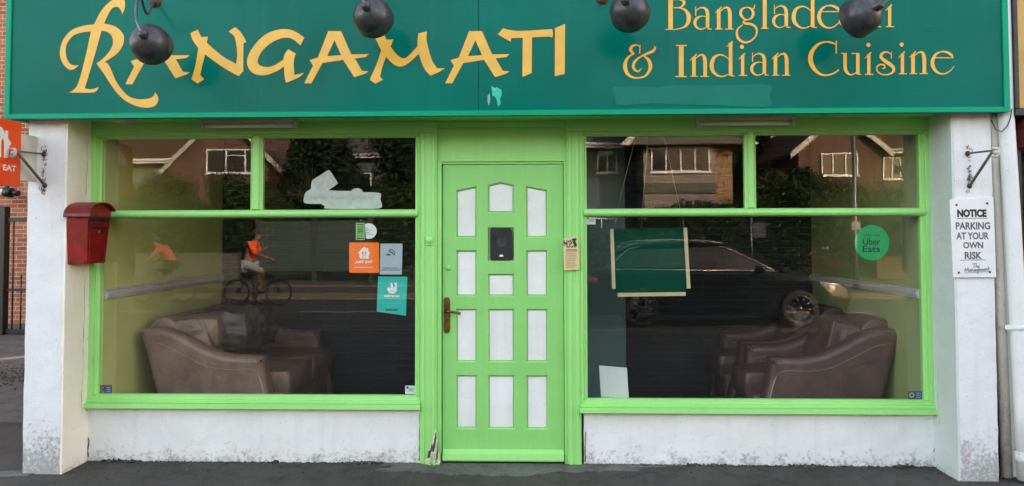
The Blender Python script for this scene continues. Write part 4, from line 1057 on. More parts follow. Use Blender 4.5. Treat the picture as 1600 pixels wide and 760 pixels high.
# small notice on the right door post
cr2 = (690, 250, 2.714)
t = thing('door_notice', 'small beige card with black heading on the post right of the door', 'notice', (.255, -.045, 1.31))
nb = MB(); P4 = [at(690+x/2.714, 250+y/2.714, -.048) for x, y in ((515, 332), (578, 331), (584, 466), (519, 470))]
nb.prism([(v.x, v.z) for v in P4], 'Y', -.048, -.0335, .002); obj('board', nb, 'beige_card', t)
Lx = Letters(-.0485, edge=0); k2 = dict(ox=690, oy=250, sc=2.714)
for st in ([(518, 338, 4), (519, 366, 4)], [(519, 348, 5), (530, 358, 6)], [(531, 341, 4), (532, 372, 4)], [(536, 350, 5), (545, 340, 5), (551, 352, 6), (541, 360, 5)], [(553, 340, 10), (572, 337, 10)], [(560, 345, 12), (571, 366, 9)], [(536, 372, 5), (545, 364, 4), (552, 372, 5), (560, 362, 4), (566, 372, 5)]):
    Lx.stroke(st, smooth=False, **k2)
for k in range(11):
    y = 382+k*7.4; x_ = 524+random.uniform(0, 4); Lx.stroke([(x_, y, 1.6 if k else 4), (576-random.uniform(0, 9), y, 1.6 if k else 4)], smooth=False, mi=1, **k2)
Lx.done('print', ['ink', 'ink_grey'], t)

# stickers inside the glass (the pane's inner face is at .016)
GY = .0185
cs = (530, 330, 4.47)
def sticker(name, label, outl, crop, mat, Y=GY, group=None, cat='sticker'):
    q = [at(crop[0]+x/crop[2], crop[1]+y/crop[2], Y) for x, y in outline(outl)]
    c = sum((v for v in q), Vector())/len(q)
    t = thing(name, label, cat, (c.x, Y, min(v.z for v in q)), group)
    b = MB(); b.prism([(v.x, v.z) for v in q], 'Y', Y-.0004, Y); obj('backing', b, mat, t)
    return t
def house_icon(Lq, cx, cy, s, ox, oy, sc):
    """takeaway house symbol with fork and knife cut out"""
    Lq.shape([(cx-1.0*s, cy-.10*s), (cx-.12*s, cy-1.0*s), (cx+.12*s, cy-1.0*s), (cx+.45*s, cy-.62*s), (cx+.45*s, cy-.85*s), (cx+.68*s, cy-.85*s), (cx+.68*s, cy-.38*s), (cx+1.0*s, cy-.08*s), (cx+.90*s, cy+.08*s), (cx+.82*s, cy+.08*s), (cx+.74*s, cy+.95*s), (cx-.74*s, cy+.95*s), (cx-.82*s, cy+.08*s), (cx-.92*s, cy+.08*s)], ox=ox, oy=oy, sc=sc)
    for dx in (-.22, .18):
        Lq.stroke([(cx+dx*s, cy-.05*s, .16*s), (cx+dx*s, cy+.95*s, .12*s)], ox, oy, sc, smooth=False, mi=1)
        Lq.stroke([(cx+dx*s, cy-.28*s, .26*s), (cx+dx*s, cy+.15*s, .28*s)], ox, oy, sc, smooth=False, mi=1)
t = sticker('takeaway_sticker', 'square orange takeaway sticker with white house symbol, inside the left window', rrect(70, 220, 278, 432, 10), cs, 'orange')
Lq = Letters(GY-.0004, edge=0); house_icon(Lq, 175, 294, 42, 530, 330, 4.47); Lq.done('house_symbol', ['white', 'orange'], t)
bm = bmesh.new(); text_px(bm, 'JUST EAT', (108, 346, 236, 370), cs, GY-.0004, bold=.05, shear=.25); text_px(bm, 'order food online here', (106, 386, 234, 398), cs, GY-.0004, bold=.01); obj('wording', bm, 'white', t)
t = sticker('no_smoking_sticker', 'pale grey no smoking sticker beside the orange one', [(288, 228), (442, 228), (438, 444), (283, 443)], cs, 'grey_vinyl')
Lq = Letters(GY-.0004, edge=0); k4 = dict(ox=530, oy=330, sc=4.47)
Lq.stroke([(330, 306, 9), (358, 306, 9)], smooth=False, **k4)
Lq.stroke([(345, 288, 4), (350, 274, 4), (366, 268, 4), (380, 278, 4), (388, 296, 4), (384, 308, 4)], **k4); Lq.stroke([(352, 270, 4), (382, 308, 4)], smooth=False, **k4); Lq.stroke([(350, 286, 4), (372, 290, 4), (376, 302, 4)], **k4)
Lq.done('cigarette_symbol', ['ink', 'ink'], t)
bm = bmesh.new(); text_px(bm, 'It is against the law to', (302, 394, 418, 404), cs, GY-.0004, bold=.03); text_px(bm, 'smoke in these premises', (296, 407, 424, 417), cs, GY-.0004, bold=.03); obj('wording', bm, 'ink', t)
t = sticker('delivery_sticker', 'turquoise delivery sticker, lowest of the group in the left window', [(272, 457), (476, 459), (466, 731), (262, 702)], cs, 'teal')
Lq = Letters(GY-.0004, edge=0)
Lq.shape([(358, 500), (370, 500), (378, 534), (390, 530), (384, 502), (404, 500), (402, 560), (380, 578), (348, 572), (334, 548), (338, 536), (352, 534), (362, 538)], ox=530, oy=330, sc=4.47)
Lq.stroke([(360, 556, 5), (361, 562, 5)], 530, 330, 4.47, smooth=False, mi=1); Lq.stroke([(374, 553, 5), (375, 559, 5)], 530, 330, 4.47, smooth=False, mi=1)
Lq.done('head_symbol', ['pale_vinyl', 'teal'], t)
bm = bmesh.new(); text_px(bm, 'deliveroo', (314, 582, 422, 602), cs, GY-.0004, bold=.03); obj('wording', bm, 'pale_vinyl', t)
bm = bmesh.new(); text_px(bm, 'Food you love delivered', (300, 638, 432, 652), cs, GY-.0004); text_px(bm, 'order online', (312, 660, 412, 672), cs, GY-.0004); obj('small_wording', bm, plain('pale_teal_ink', S(70, 205, 196), .5), t)
bm = bmesh.new(); text_px(bm, 'ORDER NOW', (322, 684, 410, 698), cs, GY-.0004, bold=.06); obj('bold_wording', bm, 'ink', t)
t = sticker('hygiene_sticker', 'small sticker of a green strip joined to a pale disc, above the orange sticker', [(118, 84), (176, 84), (176, 200), (118, 200)], cs, 'pale_vinyl')
b = MB(); q = [at(530+x/4.47, 330+y/4.47, GY) for x, y in [(206+56*math.cos(R(a)), 140+54*math.sin(R(a))) for a in range(-118, 119, 12)]]
b.prism([(v.x, v.z) for v in q], 'Y', GY-.0003, GY-.00002); obj('disc', b, 'pale_vinyl', t)
Lq = Letters(GY-.0005, edge=0)
Lq.shape([(122, 97), (173, 97), (173, 184), (122, 184)], ox=530, oy=330, sc=4.47); Lq.shape([(122, 88), (173, 88), (173, 96), (122, 96)], ox=530, oy=330, sc=4.47, mi=1); Lq.shape([(122, 186), (173, 186), (173, 196), (122, 196)], ox=530, oy=330, sc=4.47, mi=1)
Lq.done('green_strip', ['lime', 'ink'], t)
bm = bmesh.new(); text_px(bm, 'RATING', (132, 124, 164, 134), cs, GY-.0022, bold=.04); text_px(bm, 'GOOD', (130, 138, 166, 150), cs, GY-.0022, bold=.05)
for k, y in enumerate((118, 132, 144, 158)): text_px(bm, ['see', 'hygiene', 'rules', 'food.gov'][k], (186, y, 186+(18, 44, 28, 52)[k], y+9), cs, GY-.0006)
obj('wording', bm, 'ink', t)
# back of old lettering decal in the upper left window
ck = (400, 180, 4.0)
t = sticker('old_decal', 'whitish back of a cut-out decal with a tilted tab, upper left window', [(302, 500), (318, 476, 1), (342, 462, 1), (346, 430, 1), (350, 408), (440, 352, 1), (462, 350, 1), (505, 415, 1), (506, 432, 1), (452, 470), (520, 474, 1), (596, 474), (610, 462, 1), (640, 458, 1), (662, 470, 1), (668, 482), (765, 486, 1), (782, 500, 1), (778, 528, 1), (788, 560, 1), (776, 582, 1), (700, 586, 1), (450, 586, 1), (430, 570, 1), (405, 555), (320, 554, 1), (298, 540, 1)], ck, 'decal_back')
bm = bmesh.new(); text_px(bm, 'takeaway menu & delivery', (330, 500, 740, 535), ck, GY-.0004, bold=.03)
for v in bm.verts: v.co.x = 2*at(400+535/4, 300, GY).x-v.co.x
bmesh.ops.reverse_faces(bm, faces=bm.faces); obj('ghost_lettering', bm, plain('ghost_lettering_grey', S(176, 188, 182), .5), t)
# tab outline
Lq = Letters(GY-.0004, edge=0)
for st in ([(362, 412, 3), (446, 362, 3)], [(446, 362, 3), (492, 420, 3)], [(492, 420, 3), (412, 470, 3)], [(412, 470, 3), (362, 412, 3)], [(388, 420, 3), (440, 388, 3)], [(402, 436, 3), (462, 400, 3)]):
    Lq.stroke(st, 400, 180, 4, smooth=False)
Lq.done('tab_outline', ['offwhite', 'offwhite'], t)
# round green sticker
cu_ = (1200, 360, 3.8)
t = sticker('round_green_sticker', 'round green takeaway sticker inside the right window', disc_pts(617, 74, 103, 40, 105), cu_, 'eat_green')
bm = bmesh.new(); text_px(bm, 'Order with', (570, 22, 664, 36), cu_, GY-.0004); text_px(bm, 'Uber', (563, 48, 666, 88), cu_, GY-.0004, bold=.015); text_px(bm, 'Eats', (562, 92, 664, 130), cu_, GY-.0004, bold=.015); obj('wording', bm, 'ink', t)
# little corner stickers
cz = (0, 560, 3.8)
t = sticker('alarm_sticker', 'tiny dark blue alarm sticker, bottom left corner of the left window', [(592, 160), (664, 160), (664, 213), (592, 213)], cz, 'brown_vinyl')
Lq = Letters(GY-.0004, edge=0); Lq.shape([(628, 164), (661, 164), (661, 209), (628, 209)], ox=0, oy=560, sc=3.8)
Lq.stroke([(618, 176, 3), (606, 172, 3), (599, 184, 3), (606, 196, 3), (618, 196, 3), (614, 206, 3), (600, 207, 3)], 0, 560, 3.8, mi=1)
for y in (174, 186, 198): Lq.stroke([(634, y, 3), (656, y, 3)], 0, 560, 3.8, smooth=False, mi=1)
Lq.done('emblem', ['blue_vinyl', 'grey_vinyl'], t)
cy_ = (1200, 560, 3.8)
t = sticker('alarm_sticker', 'tiny dark and blue alarm sticker, bottom right corner of the right window', [(832, 196), (914, 196), (914, 243), (832, 243)], cy_, 'brown_vinyl')
Lq = Letters(GY-.0004, edge=0); Lq.shape([(874, 199), (911, 199), (911, 240), (874, 240)], ox=1200, oy=560, sc=3.8)
Lq.shape(disc_pts(853, 219, 15), (disc_pts(853, 219, 9),), ox=1200, oy=560, sc=3.8, mi=1)
for y in (208, 220, 232): Lq.stroke([(880, y, 3), (906, y, 3)], 1200, 560, 3.8, smooth=False, mi=1)
Lq.done('emblem', ['blue_vinyl', 'grey_vinyl'], t)
t = sticker('white_label', 'tiny white label, bottom right corner of the left window', [(886, 163), (944, 163), (944, 213), (886, 213)], (400, 560, 3.8), 'pale_vinyl')
Lq = Letters(GY-.0004, edge=0); Lq.shape(disc_pts(899, 174, 7, 12), ox=400, oy=560, sc=3.8)
for y in (180, 187, 194): Lq.stroke([(905, y, 2), (936, y, 2)], 400, 560, 3.8, smooth=False)
Lq.done('print', ['ink', 'ink'], t)
t = sticker('white_label', 'tiny white label, top left corner of the big right pane', [(465, 634), (522, 634), (522, 684), (465, 684)], (800, 180, 4.0), 'pale_vinyl')
Lq = Letters(GY-.0004, edge=0); Lq.shape(disc_pts(476, 645, 7, 12), ox=800, oy=180, sc=4)
for y in (650, 657, 664): Lq.stroke([(484, y, 2), (514, y, 2)], 800, 180, 4, smooth=False)
Lq.done('print', ['ink', 'ink'], t)

# projecting sign on the left pillar, and the two steel brackets
ps = thing('projecting_sign', 'orange takeaway sign sticking out from the left pillar, edge of it cut off', 'sign', (-3.21, -.63, 1.85))
b = MB(); b.box(-3.300, -3.268, -.822, -.452, 1.862, 2.275, .004); obj('sign_face', b, 'sign_orange', ps)
bm = bmesh.new()
add_text(bm, 'JUST EAT', -.775, -.495, 1.945, 1.993, 0, mi=0, bold=.035, plane='YZ', X=-3.2675); obj('wording', bm, 'white', ps)
def yz_shape(pts, X, t=.0006):
    m_ = MB(); m_.prism(pts, 'X', X-.0003, X+t); return m_
cy, cz_, s_ = -.637, 2.125, .095
b = yz_shape([(cy+x*s_, cz_-z*s_) for x, z in ((-1, -.1), (-.12, -1), (.12, -1), (.45, -.62), (.45, -.85), (.68, -.85), (.68, -.38), (1, -.08), (.92, .08), (.82, .08), (.74, .95), (.36, .95), (.34, -.1), (.22, -.3), (.08, -.1), (.1, .95), (-.14, .95), (-.14, -.1), (-.2, -.3), (-.3, -.3), (-.36, -.1), (-.36, .95), (-.74, .95), (-.82, .08), (-.92, .08))], -3.2677)
obj('house_symbol', b, 'white', ps)
b = MB(); b.box(-3.294, -3.276, -.451, -.291, 1.905, 2.205, .002); obj('mounting_panel', b, 'offwhite', ps)
def wall_bracket(px1, py1, px2, py2, tip, label):
    a = at(px1, py1, -.292); c = at(px2, py2, -.292); e = at(tip[0], tip[1], -.575)
    t = thing('steel_bracket', label, 'bracket', (a.x, -.29, c.z))
    b = MB(); b.tube([a, e], .006, 8); obj('top_bar', b, 'bracket', t)
    b = MB(); b.tube([c, e+Vector((0, .02, .0))], .0085, 8); obj('brace', b, 'bracket', t)
    b = MB(); b.tube([e+Vector((-.02, 0, .012)), e+Vector((.012, -.01, .008)), e+Vector((.018, -.012, -.02)), e+Vector((.0, -.006, -.04)), e+Vector((-.022, 0, -.03))], .009, 8); b.lathe([(.0001, .014), (.014, .012), (.015, -.012), (.0001, -.014)], e+Vector((0, -.005, -.014)), (1, 0, .2), 12); obj('clamp', b, 'offwhite', t)
    b = MB(); b.lathe([(.0001, .006), (.014, .005), (.017, 0)], (a.x, -.2915, a.z), (0, -1, 0), 10); b.lathe([(.0001, .006), (.014, .005), (.017, 0)], (c.x, -.2915, c.z), (0, -1, 0), 10); obj('fixing', b, 'rust', t)
    # rust-rimmed scars of an older bracket plate between the fixings
    random.seed(int(px1))
    m_ = MB(); 
    for k in range(26):
        z = c.z+random.uniform(-.06, .24+a.z-c.z-.18); x = a.x+random.gauss(.004, .008); r_ = random.uniform(.003, .011)
        n_ = 9; ang = random.random()*6; arcn = random.randint(4, 9)
        pts = [(x+r_*1.0*math.cos(ang+k2*2*math.pi/n_), -.2945, z+r_*1.5*math.sin(ang+k2*2*math.pi/n_)) for k2 in range(arcn)]
        if arcn > 2: m_.tube(pts, .0017, 5)
    obj('rust_scar', m_, 'rust', t)
wall_bracket(68, 241, 70, 290, (22, 236), 'steel bracket with a pale clamp, holding the orange sign at the left pillar')
wall_bracket(1512, 240, 1515, 291, (1555, 235), 'empty steel bracket with a pale clamp on the right pillar')

# drainpipes at the right
pp = thing('drainpipe', 'thick white round drainpipe right of the right pillar', 'drainpipe', (3.055, -.3, 0))
b = MB(); b.tube([(2.985, -.31, 3.3), (2.992, -.31, 2.3), (3.015, -.31, 1.7), (3.048, -.31, .5), (3.058, -.31, .02)], .046, 24); obj('pipe', b, 'pipe_white', pp)
b = MB(); v = at(1580, 511, -.3)
b.lathe([(.047, -.016), (.051, -.014), (.051, .014), (.047, .016)], (3.034, -.31, v.z), (0, 0, 1), 24)
b.box(2.945, 3.01, -.335, -.325, v.z-.014, v.z+.014, .002); obj('clip', b, 'pipe_white', pp)
b = MB(); b.lathe([(.047, -.03), (.056, -.026), (.056, .02), (.048, .03)], (3.056, -.31, .16), (0, 0, 1), 24); b.lathe([(.056, -.006), (.059, 0), (.056, .006)], (3.056, -.31, .19), (0, 0, 1), 24); obj('collar', b, 'pipe_white', pp)
pp = thing('old_drainpipe', 'narrow drainpipe with peeling grey paint beside the right pillar', 'drainpipe', (2.965, -.27, 0))
b = MB(); b.tube([(2.936, -.26, 3.3), (2.944, -.26, 2.0), (2.958, -.26, 1.2), (2.978, -.26, .02)], .031, 16); obj('pipe', b, 'pipe_old', pp)
b = MB(); b.box(2.913, 2.975, -.205, -.15, .0, 2.30, .004); obj('dark_gap_strip', b, 'black', pp)  # black strip added as the shade in the gap between pillar and pipe
b = MB(); b.tube([at(1549, 188, -.30), at(1556, 203, -.33), at(1565, 206, -.36), at(1574, 197, -.36), at(1579, 184, -.36), at(1581, 170, -.37)], .0035, 6)
tag(obj('cable', b, 'rust'), 'thin loose cable looping from the sign corner across the pipes', 'cable')

b = MB(); wavy_box(b, 2.976, 3.094, -.20, .02, -.05, 2.30, seed=14); obj('party_wall_strip', b, 'wall_white_shade', shop)
# ------------------------------------------------------------------ neighbours
nb = thing('neighbour_shop', 'edge of the shop next door with maroon canopy and dark window', 'shop', (6.2, 0, 0))
b = MB(); b.box(3.17, 9.8, .02, 8.0, -.05, 5.7); obj('wall', b, 'brick_red', nb)
b = MB(); b.prism([(-.3, 5.7), (8.4, 5.7), (4.1, 8.0)], 'X', 3.05, 9.9); obj('roof', b, 'tiles', nb)
b = MB(); b.box(3.045, 9.7, -.36, .0, 2.335, 3.25, .004); obj('sign_panel', b, 'tan_panel', nb)
b = MB(); b.box(3.02, 9.72, -.365, .0, 2.29, 2.334, .003); b.box(3.02, 3.0445, -.365, 0, 2.335, 3.27, .003); obj('sign_frame', b, 'black', nb)
b = MB(); b.prism([(-.02, 2.288), (-.34, 2.288), (-.36, 2.20), (-.33, 2.14), (-.26, 2.10), (-.02, 2.08)], 'X', 3.12, 9.7, .01); obj('canopy', b, 'maroon', nb)
b = MB(); b.box(3.16, 3.20, -.06, .02, 0, 2.08, .003); b.box(4.9, 4.98, -.06, .02, 0, 2.08, .003); obj('shopfront_frame', b, 'upvc', nb)
b = MB(); b.box(3.21, 9.6, -.01, .018, .3, 2.08); obj('window_pane', b, 'dark_glass', nb)
b = MB(); b.box(3.095, 3.155, -.20, -.005, 0, 2.33, .003); obj('pilaster', b, 'iron', nb)

bh = thing('brick_house', 'orange brick house set back behind the left pillar and the alley', 'house', (-10, 7.6, 0))
b = MB(); b.box(-17, -3.5, 8.2, 16, 0, 8.6); b.box(-17, -4.5, 7.6, 8.201, 0, 8.6); obj('wall', b, 'brick_far', bh)
b = MB(); b.prism([(7.2, 8.6), (16.4, 8.6), (11.8, 11.2)], 'X', -17.4, -3.1); obj('roof', b, 'tiles', bh)
v = at(24, 302, 7.55)
cc = thing('outdoor_camera', 'small black and white security camera on the orange brick wall', 'camera', (v.x, 7.6, v.z))
b = MB(); b.tube([(v.x-.12, 7.3, v.z), (v.x+.0, 7.3, v.z)], .06, 14); obj('housing', b, 'white', cc)
b = MB(); b.tube([(v.x+.0, 7.3, v.z), (v.x+.12, 7.3, v.z-.01)], .085, 14); b.tube([(v.x+.12, 7.3, v.z-.01), (v.x+.24, 7.3, v.z-.02)], .05, 14); obj('lens_hood', b, 'black', cc)
b = MB(); b.tube([(v.x-.05, 7.3, v.z+.05), (v.x-.02, 7.5, v.z+.15), (v.x, 7.62, v.z+.2)], .02, 8); obj('arm', b, 'black', cc)
gt = thing('iron_gate', 'black iron bar gate across the alley on the left', 'gate', (-6.4, 6.2, 0))
b = MB(); b.box(-8.42, -8.24, 6.14, 6.26, 0, 2.0, .01); obj('post', b, 'iron', gt); b = MB(); b.box(-3.62, -3.5, 6.14, 6.26, 0, 2.0, .01); obj('post', b, 'iron', gt)
b = MB()
for z0, z1 in ((.02, .09), (1.76, 1.82), (.68, .715)): b.box(-8.24, -3.62, 6.18, 6.22, z0, z1, .004)
obj('rail', b, 'iron', gt)
b = MB(); x = -8.14
k = 0
while x < -3.7:
    b.tube([(x, 6.2, .06), (x, 6.2, 1.80 if k % 2 == 0 else .88)], .011, 6)
    if k % 2: b.lathe([(.014, 0), (.018, .02), (.0001, .08)], (x, 6.2, .87), (0, 0, 1), 6)
    x += .135; k += 1
o_ = obj('bars', b, 'iron', gt)

# ------------------------------------------------------------------ inside the shop
def sofa_arm(y0, y1, x0, dirn, mat):
    """scooped arm: profile in (x,z) measured from the back foot, dirn +1 = seat faces +X"""
    prof = [(.17, .07), (.10, .30), (.015, .62), (-.045, .80), (-.035, .845), (.03, .865), (.12, .86), (.22, .83), (.36, .755), (.50, .69), (.62, .66), (.76, .655), (.86, .655), (.885, .64), (.885, .60), (.90, .48), (.94, .32), (.98, .20), (1.0, .07)]
    b = MB(); q = [(x0+dirn*px, z) for px, z in outline([(p[0], p[1], 1) if 1 < i < 13 else p for i, p in enumerate(prof)], 3)]
    b.rolled(q, y0, y1, .045)
    return b
def couch(name, label, cat, x0, dirn, y0, y1, group=None, arms=None, cushions=2, label_throw=False):
    t = thing(name, label, cat, (x0+dirn*.5, (y0+y1)/2, .06), group); leather = 'leather' if dirn > 0 else 'leather_shade'
    aw = .15
    for a, c in ((y0, y0+aw), (y1-aw, y1)):
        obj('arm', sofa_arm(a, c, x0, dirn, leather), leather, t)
        b = MB(); yy = a+.004
        pipe = catmull([(x0+dirn*x, yy, z) for x, z in ((.03, .76), (.14, .74), (.30, .66), (.46, .585), (.62, .56), (.80, .56), (.86, .50), (.90, .36), (.95, .2))], 4)
        b.tube(pipe, .0045, 6); obj('piping', b, 'leather_l', t)
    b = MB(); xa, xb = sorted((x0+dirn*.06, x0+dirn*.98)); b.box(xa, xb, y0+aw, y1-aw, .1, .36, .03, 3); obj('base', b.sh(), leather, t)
    b = MB()
    for s in range(2):
        pass
    bk = [(-.02, .60), (-.05, .80), (-.02, .90), (.06, .93), (.14, .90), (.20, .78), (.26, .4), (.10, .2)]
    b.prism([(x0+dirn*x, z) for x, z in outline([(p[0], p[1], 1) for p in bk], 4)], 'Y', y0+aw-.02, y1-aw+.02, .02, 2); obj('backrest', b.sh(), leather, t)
    w_ = (y1-y0-2*aw)/cushions
    for k in range(cushions):
        yc = y0+aw+w_*(k+.5)
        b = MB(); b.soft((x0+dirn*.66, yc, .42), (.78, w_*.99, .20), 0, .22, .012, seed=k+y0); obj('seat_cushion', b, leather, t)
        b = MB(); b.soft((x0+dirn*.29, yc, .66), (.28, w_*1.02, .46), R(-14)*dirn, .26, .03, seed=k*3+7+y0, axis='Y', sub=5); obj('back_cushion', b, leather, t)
    return t
sf = couch('sofa', 'worn brown leather sofa behind the left window, dark throw over its back', 'sofa', -2.885, 1, .36, 1.90, cushions=2)
b = MB(); b.soft((-2.62, .66, .80), (.40, .30, .26), R(18), .6, .02, seed=5); obj('scatter_cushion', b, 'leather', sf, 'pale rounded cushion')
b = MB(); b.soft((-2.46, .98, .79), (.52, .56, .34), R(-8), .42, .05, seed=11, sub=5); obj('throw', b, 'throw', sf)
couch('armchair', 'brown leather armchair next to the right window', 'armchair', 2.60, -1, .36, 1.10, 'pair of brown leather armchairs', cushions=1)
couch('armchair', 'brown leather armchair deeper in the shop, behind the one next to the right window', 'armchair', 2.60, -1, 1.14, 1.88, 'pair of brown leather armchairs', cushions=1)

# hanging menu board
mbd = thing('hanging_board', 'dark green board with cream side strips hanging on strings in the right window', 'board', (.8, .11, 1.13))
c3 = (900, 340, 2.857)
TL, TR, BR, BL = [at(900+x/2.857, 340+y/2.857, .11) for x, y in ((162, 52), (484, 46), (492, 335), (172, 338))]
b = MB(); b.prism([(v.x, v.z) for v in (TL, TR, BR, BL)], 'Y', .112, .118); obj('board', b, 'board_green', mbd)
def strip(a, c, w_, nm):
    d = (c-a).normalized(); n_ = Vector((-d.z, 0, d.x)); b = MB()
    q = [a+n_*w_/2, c+n_*w_/2, c-n_*w_/2, a-n_*w_/2]
    b.prism([(v.x, v.z) for v in q], 'Y', .098, .111, .002); obj(nm, b, 'cream_wood', mbd)
strip(TL+Vector((-.004, 0, .0)), BL+Vector((-.006, 0, .03)), .025, 'side_strip'); strip(TR+Vector((.004, 0, 0)), BR+Vector((.016, 0, .028)), .025, 'side_strip'); strip(BL+Vector((.02, 0, -.012)), BR+Vector((-.005, 0, -.010)), .026, 'bottom_strip')
b = MB()
tz = 2.518
for (x, a) in ((at(1010, 250, .11).x, TL), (at(1018, 250, .11).x, (TL*.6+TR*.4)), (at(1024, 260, .11).x, TR)):
    b.tube([(x, .11, tz), (a.x, .112, a.z)], .0016, 5)
obj('string', b, 'string', mbd)
# card and bits on the sill
P = [at(800+x/3.8, 560+y/3.8, .12) for x, y in ((515, 40), (680, 54), (694, 229), (530, 229))]
b = MB(); b.prism([(P[0].x, P[0].z), (P[1].x, P[1].z), (P[2].x, .374), (P[3].x, .374)], 'Y', .10, .103)
tag(obj('white_card', b, 'paper'), 'blank white card leaning inside the right window by the door', 'card')
b = MB(); b.box(-3.0, -.80, .076, .165, .34, .372, .003); b.box(.35, 2.6, .076, .165, .34, .372, .003); obj('window_board', b, 'int_panel', shop)
b = MB(); v = at(945, 617, .14); b.lathe([(.030, 0), (.032, .003), (.034, .06), (.031, .062)], (v.x, .06, .375), (0, 0, 1), 16)
tag(obj('glass_jar', b, 'pale_vinyl'), 'small pale pot in front of the white card on the inside sill', 'pot')
b = MB()
for k in range(9):
    b.soft((.78+k*.036+random.uniform(-.01, .01), .13+random.uniform(-.01, .03), .386+.004*(k % 3)), (.07, .045, .022), random.random()*3, .6, .008, seed=k, sub=2)
tag(obj('crumpled_cloth', b, 'decal_back'), 'crumpled pale cloth lying along the inside sill of the right window', 'cloth')
pf = thing('picture_frame', 'dark framed picture on the back wall seen through the upper left window', 'picture', (-2.28, 1.93, 1.75))
A1, B1 = at(436, 308, 1.93), at(488, 247, 1.93)
b = MB(); b.box(A1.x, B1.x, 1.925, 1.949, A1.z, B1.z, .004); obj('frame', b, 'black', pf)
b = MB(); b.box(A1.x+.02, B1.x-.02, 1.922, 1.9245, A1.z+.02, B1.z-.02); obj('picture', b, plain('dark_blue_picture', S(20, 30, 44), .2), pf)
# ------------------------------------------------------------------ the far side of the street (seen mirrored in the glass)
def mirror_at(x, y, dist):
    """place in the street whose mirror image shows at (x, y); dist = metres in front of the glass"""
    v = at(x, y, dist); return Vector((v.x, -dist, v.z))
def win(par, x0, x1, z0, z1, Y, lights=2, face=1, fr='upvc', tops=()):
    """window facing +Y on a wall at Y"""
    b = MB(); f = .055
    b.box(x0, x1, Y-.02, Y+.06, z0, z0+f, .004); b.box(x0, x1, Y-.02, Y+.06, z1-f, z1, .004)
    for k in range(lights+1):
        xc = x0+(x1-x0)*k/lights; w_ = f/2 if 0 < k < lights else f/2
        xc = min(max(xc, x0+f/2), x1-f/2); b.box(xc-w_, xc+w_, Y-.0195, Y+.061, z0+f+.001, z1-f-.001, .003)
    for k in tops:
        xa = x0+(x1-x0)*k/lights; xb = x0+(x1-x0)*(k+1)/lights; zz = z1-(z1-z0)*.28
        b.box(xa+.04, xb-.04, Y-.018, Y+.07, zz-.02, zz+.02, .003)
    b.box(x0-.06, x1+.06, Y-.02, Y+.11, z0-.05, z0-.002, .004)
    o = obj('window', b, fr, par)
    b = MB(); b.box(x0+.02, x1-.02, Y+.004, Y+.016, z0+.02, z1-.02); obj('pane', b, 'dark_glass', o)
def house(name, label, x0, x1, Y, depth, eave, ridge, wallm, roofm, gable=True, wins=(), door=None, cat='house', base=None, barge='barge'):
    t = thing(name, label, cat, ((x0+x1)/2, Y, 0)); xc = (x0+x1)/2
    b = MB()
    if gable: b.prism([(x0, 0), (x1, 0), (x1, eave), (xc, ridge), (x0, eave)], 'Y', Y-depth, Y)
    else: b.box(x0, x1, Y-depth, Y, 0, eave)
    obj('wall', b, wallm, t)
    b = MB()
    if gable:
        dx = xc-x0; sl = (ridge-eave)/dx; ov = .35; th = .14
        for s in (-1, 1):
            xe = xc+s*(dx+ov); ze = eave-sl*ov
            b.prism([(xe, ze), (xe, ze+th), (xc, ridge+th), (xc, ridge)], 'Y', Y-depth-.2, Y+.25)
        obj('roof', b, roofm, t)
        b = MB()
        for s in (-1, 1):
            xe = xc+s*(dx+ov+.05); ze = eave-sl*(ov+.05)
            b.prism([(xe, ze-.10), (xe, ze+th+.04), (xc, ridge+th+.04), (xc, ridge-.10)], 'Y', Y+.252, Y+.29)
        obj('barge_board', b, barge, t)
    else:
        ym = Y-depth/2
        b.prism([(Y+.4, eave), (Y-depth-.4, eave), (ym, ridge)], 'X', x0-.4, x1+.4); obj('roof', b, roofm, t)
        b = MB(); b.box(x0-.4, x1+.4, Y+.405, Y+.45, eave-.12, eave+.08, .004); b.tube([(x0-.4, Y+.5, eave+.03), (x1+.4, Y+.5, eave+.03)], .055, 10); obj('gutter', b, 'upvc', t)
    for wd in wins: win(t, *wd[:4], Y, *(wd[4:]))
    if door:
        b = MB(); b.box(door[0], door[1], Y-.02, Y+.05, 0, 2.05, .01); d = obj('front_door', b, 'maroon', t)
        b = MB(); b.lathe([(.0001, .05), (.03, .04), (.03, 0)], (door[1]-.12, Y+.05, 1.05), (0, 1, 0), 10); obj('handle', b, 'brass', d)
    return t
# house 1: brick gable, opposite the left window
house('brick_gable_house', 'red brick gabled house reflected in the upper left window', -15.3, -10.5, -25, 9, 4.22, 6.75, 'brick_warm', 'tiles',
      wins=[(-13.65, -11.2, 4.08, 5.1, 3, 1, 'upvc', (1,)), (-13.9, -11.6, 1.0, 2.3, 3)], door=(-11.2, -10.7))
h = house('rendered_garage', 'low white rendered building with dark roof beside the reflected brick gable', -21.5, -16.0, -26.5, 6, 4.75, 7.6, 'render_white', 'tiles', gable=False, wins=[(-20.5, -19.2, 2.7, 3.8, 2), (-18.6, -17.4, .9, 2.1, 2)])
# house 2 in the middle, dark side
house('slate_roofed_house', 'grey slate-roofed house reflected at the top of the window beside the decal', -9.8, -1.2, -29, 9, 5.2, 8.6, 'clad', 'slates', gable=False, wins=[(-8.9, -7.6, 3.2, 4.4, 2), (-5.4, -3.9, 3.2, 4.4, 2), (-8.6, -7.0, .9, 2.2, 3), (-4.9, -3.2, .9, 2.2, 3)], door=(-6.5, -5.6))
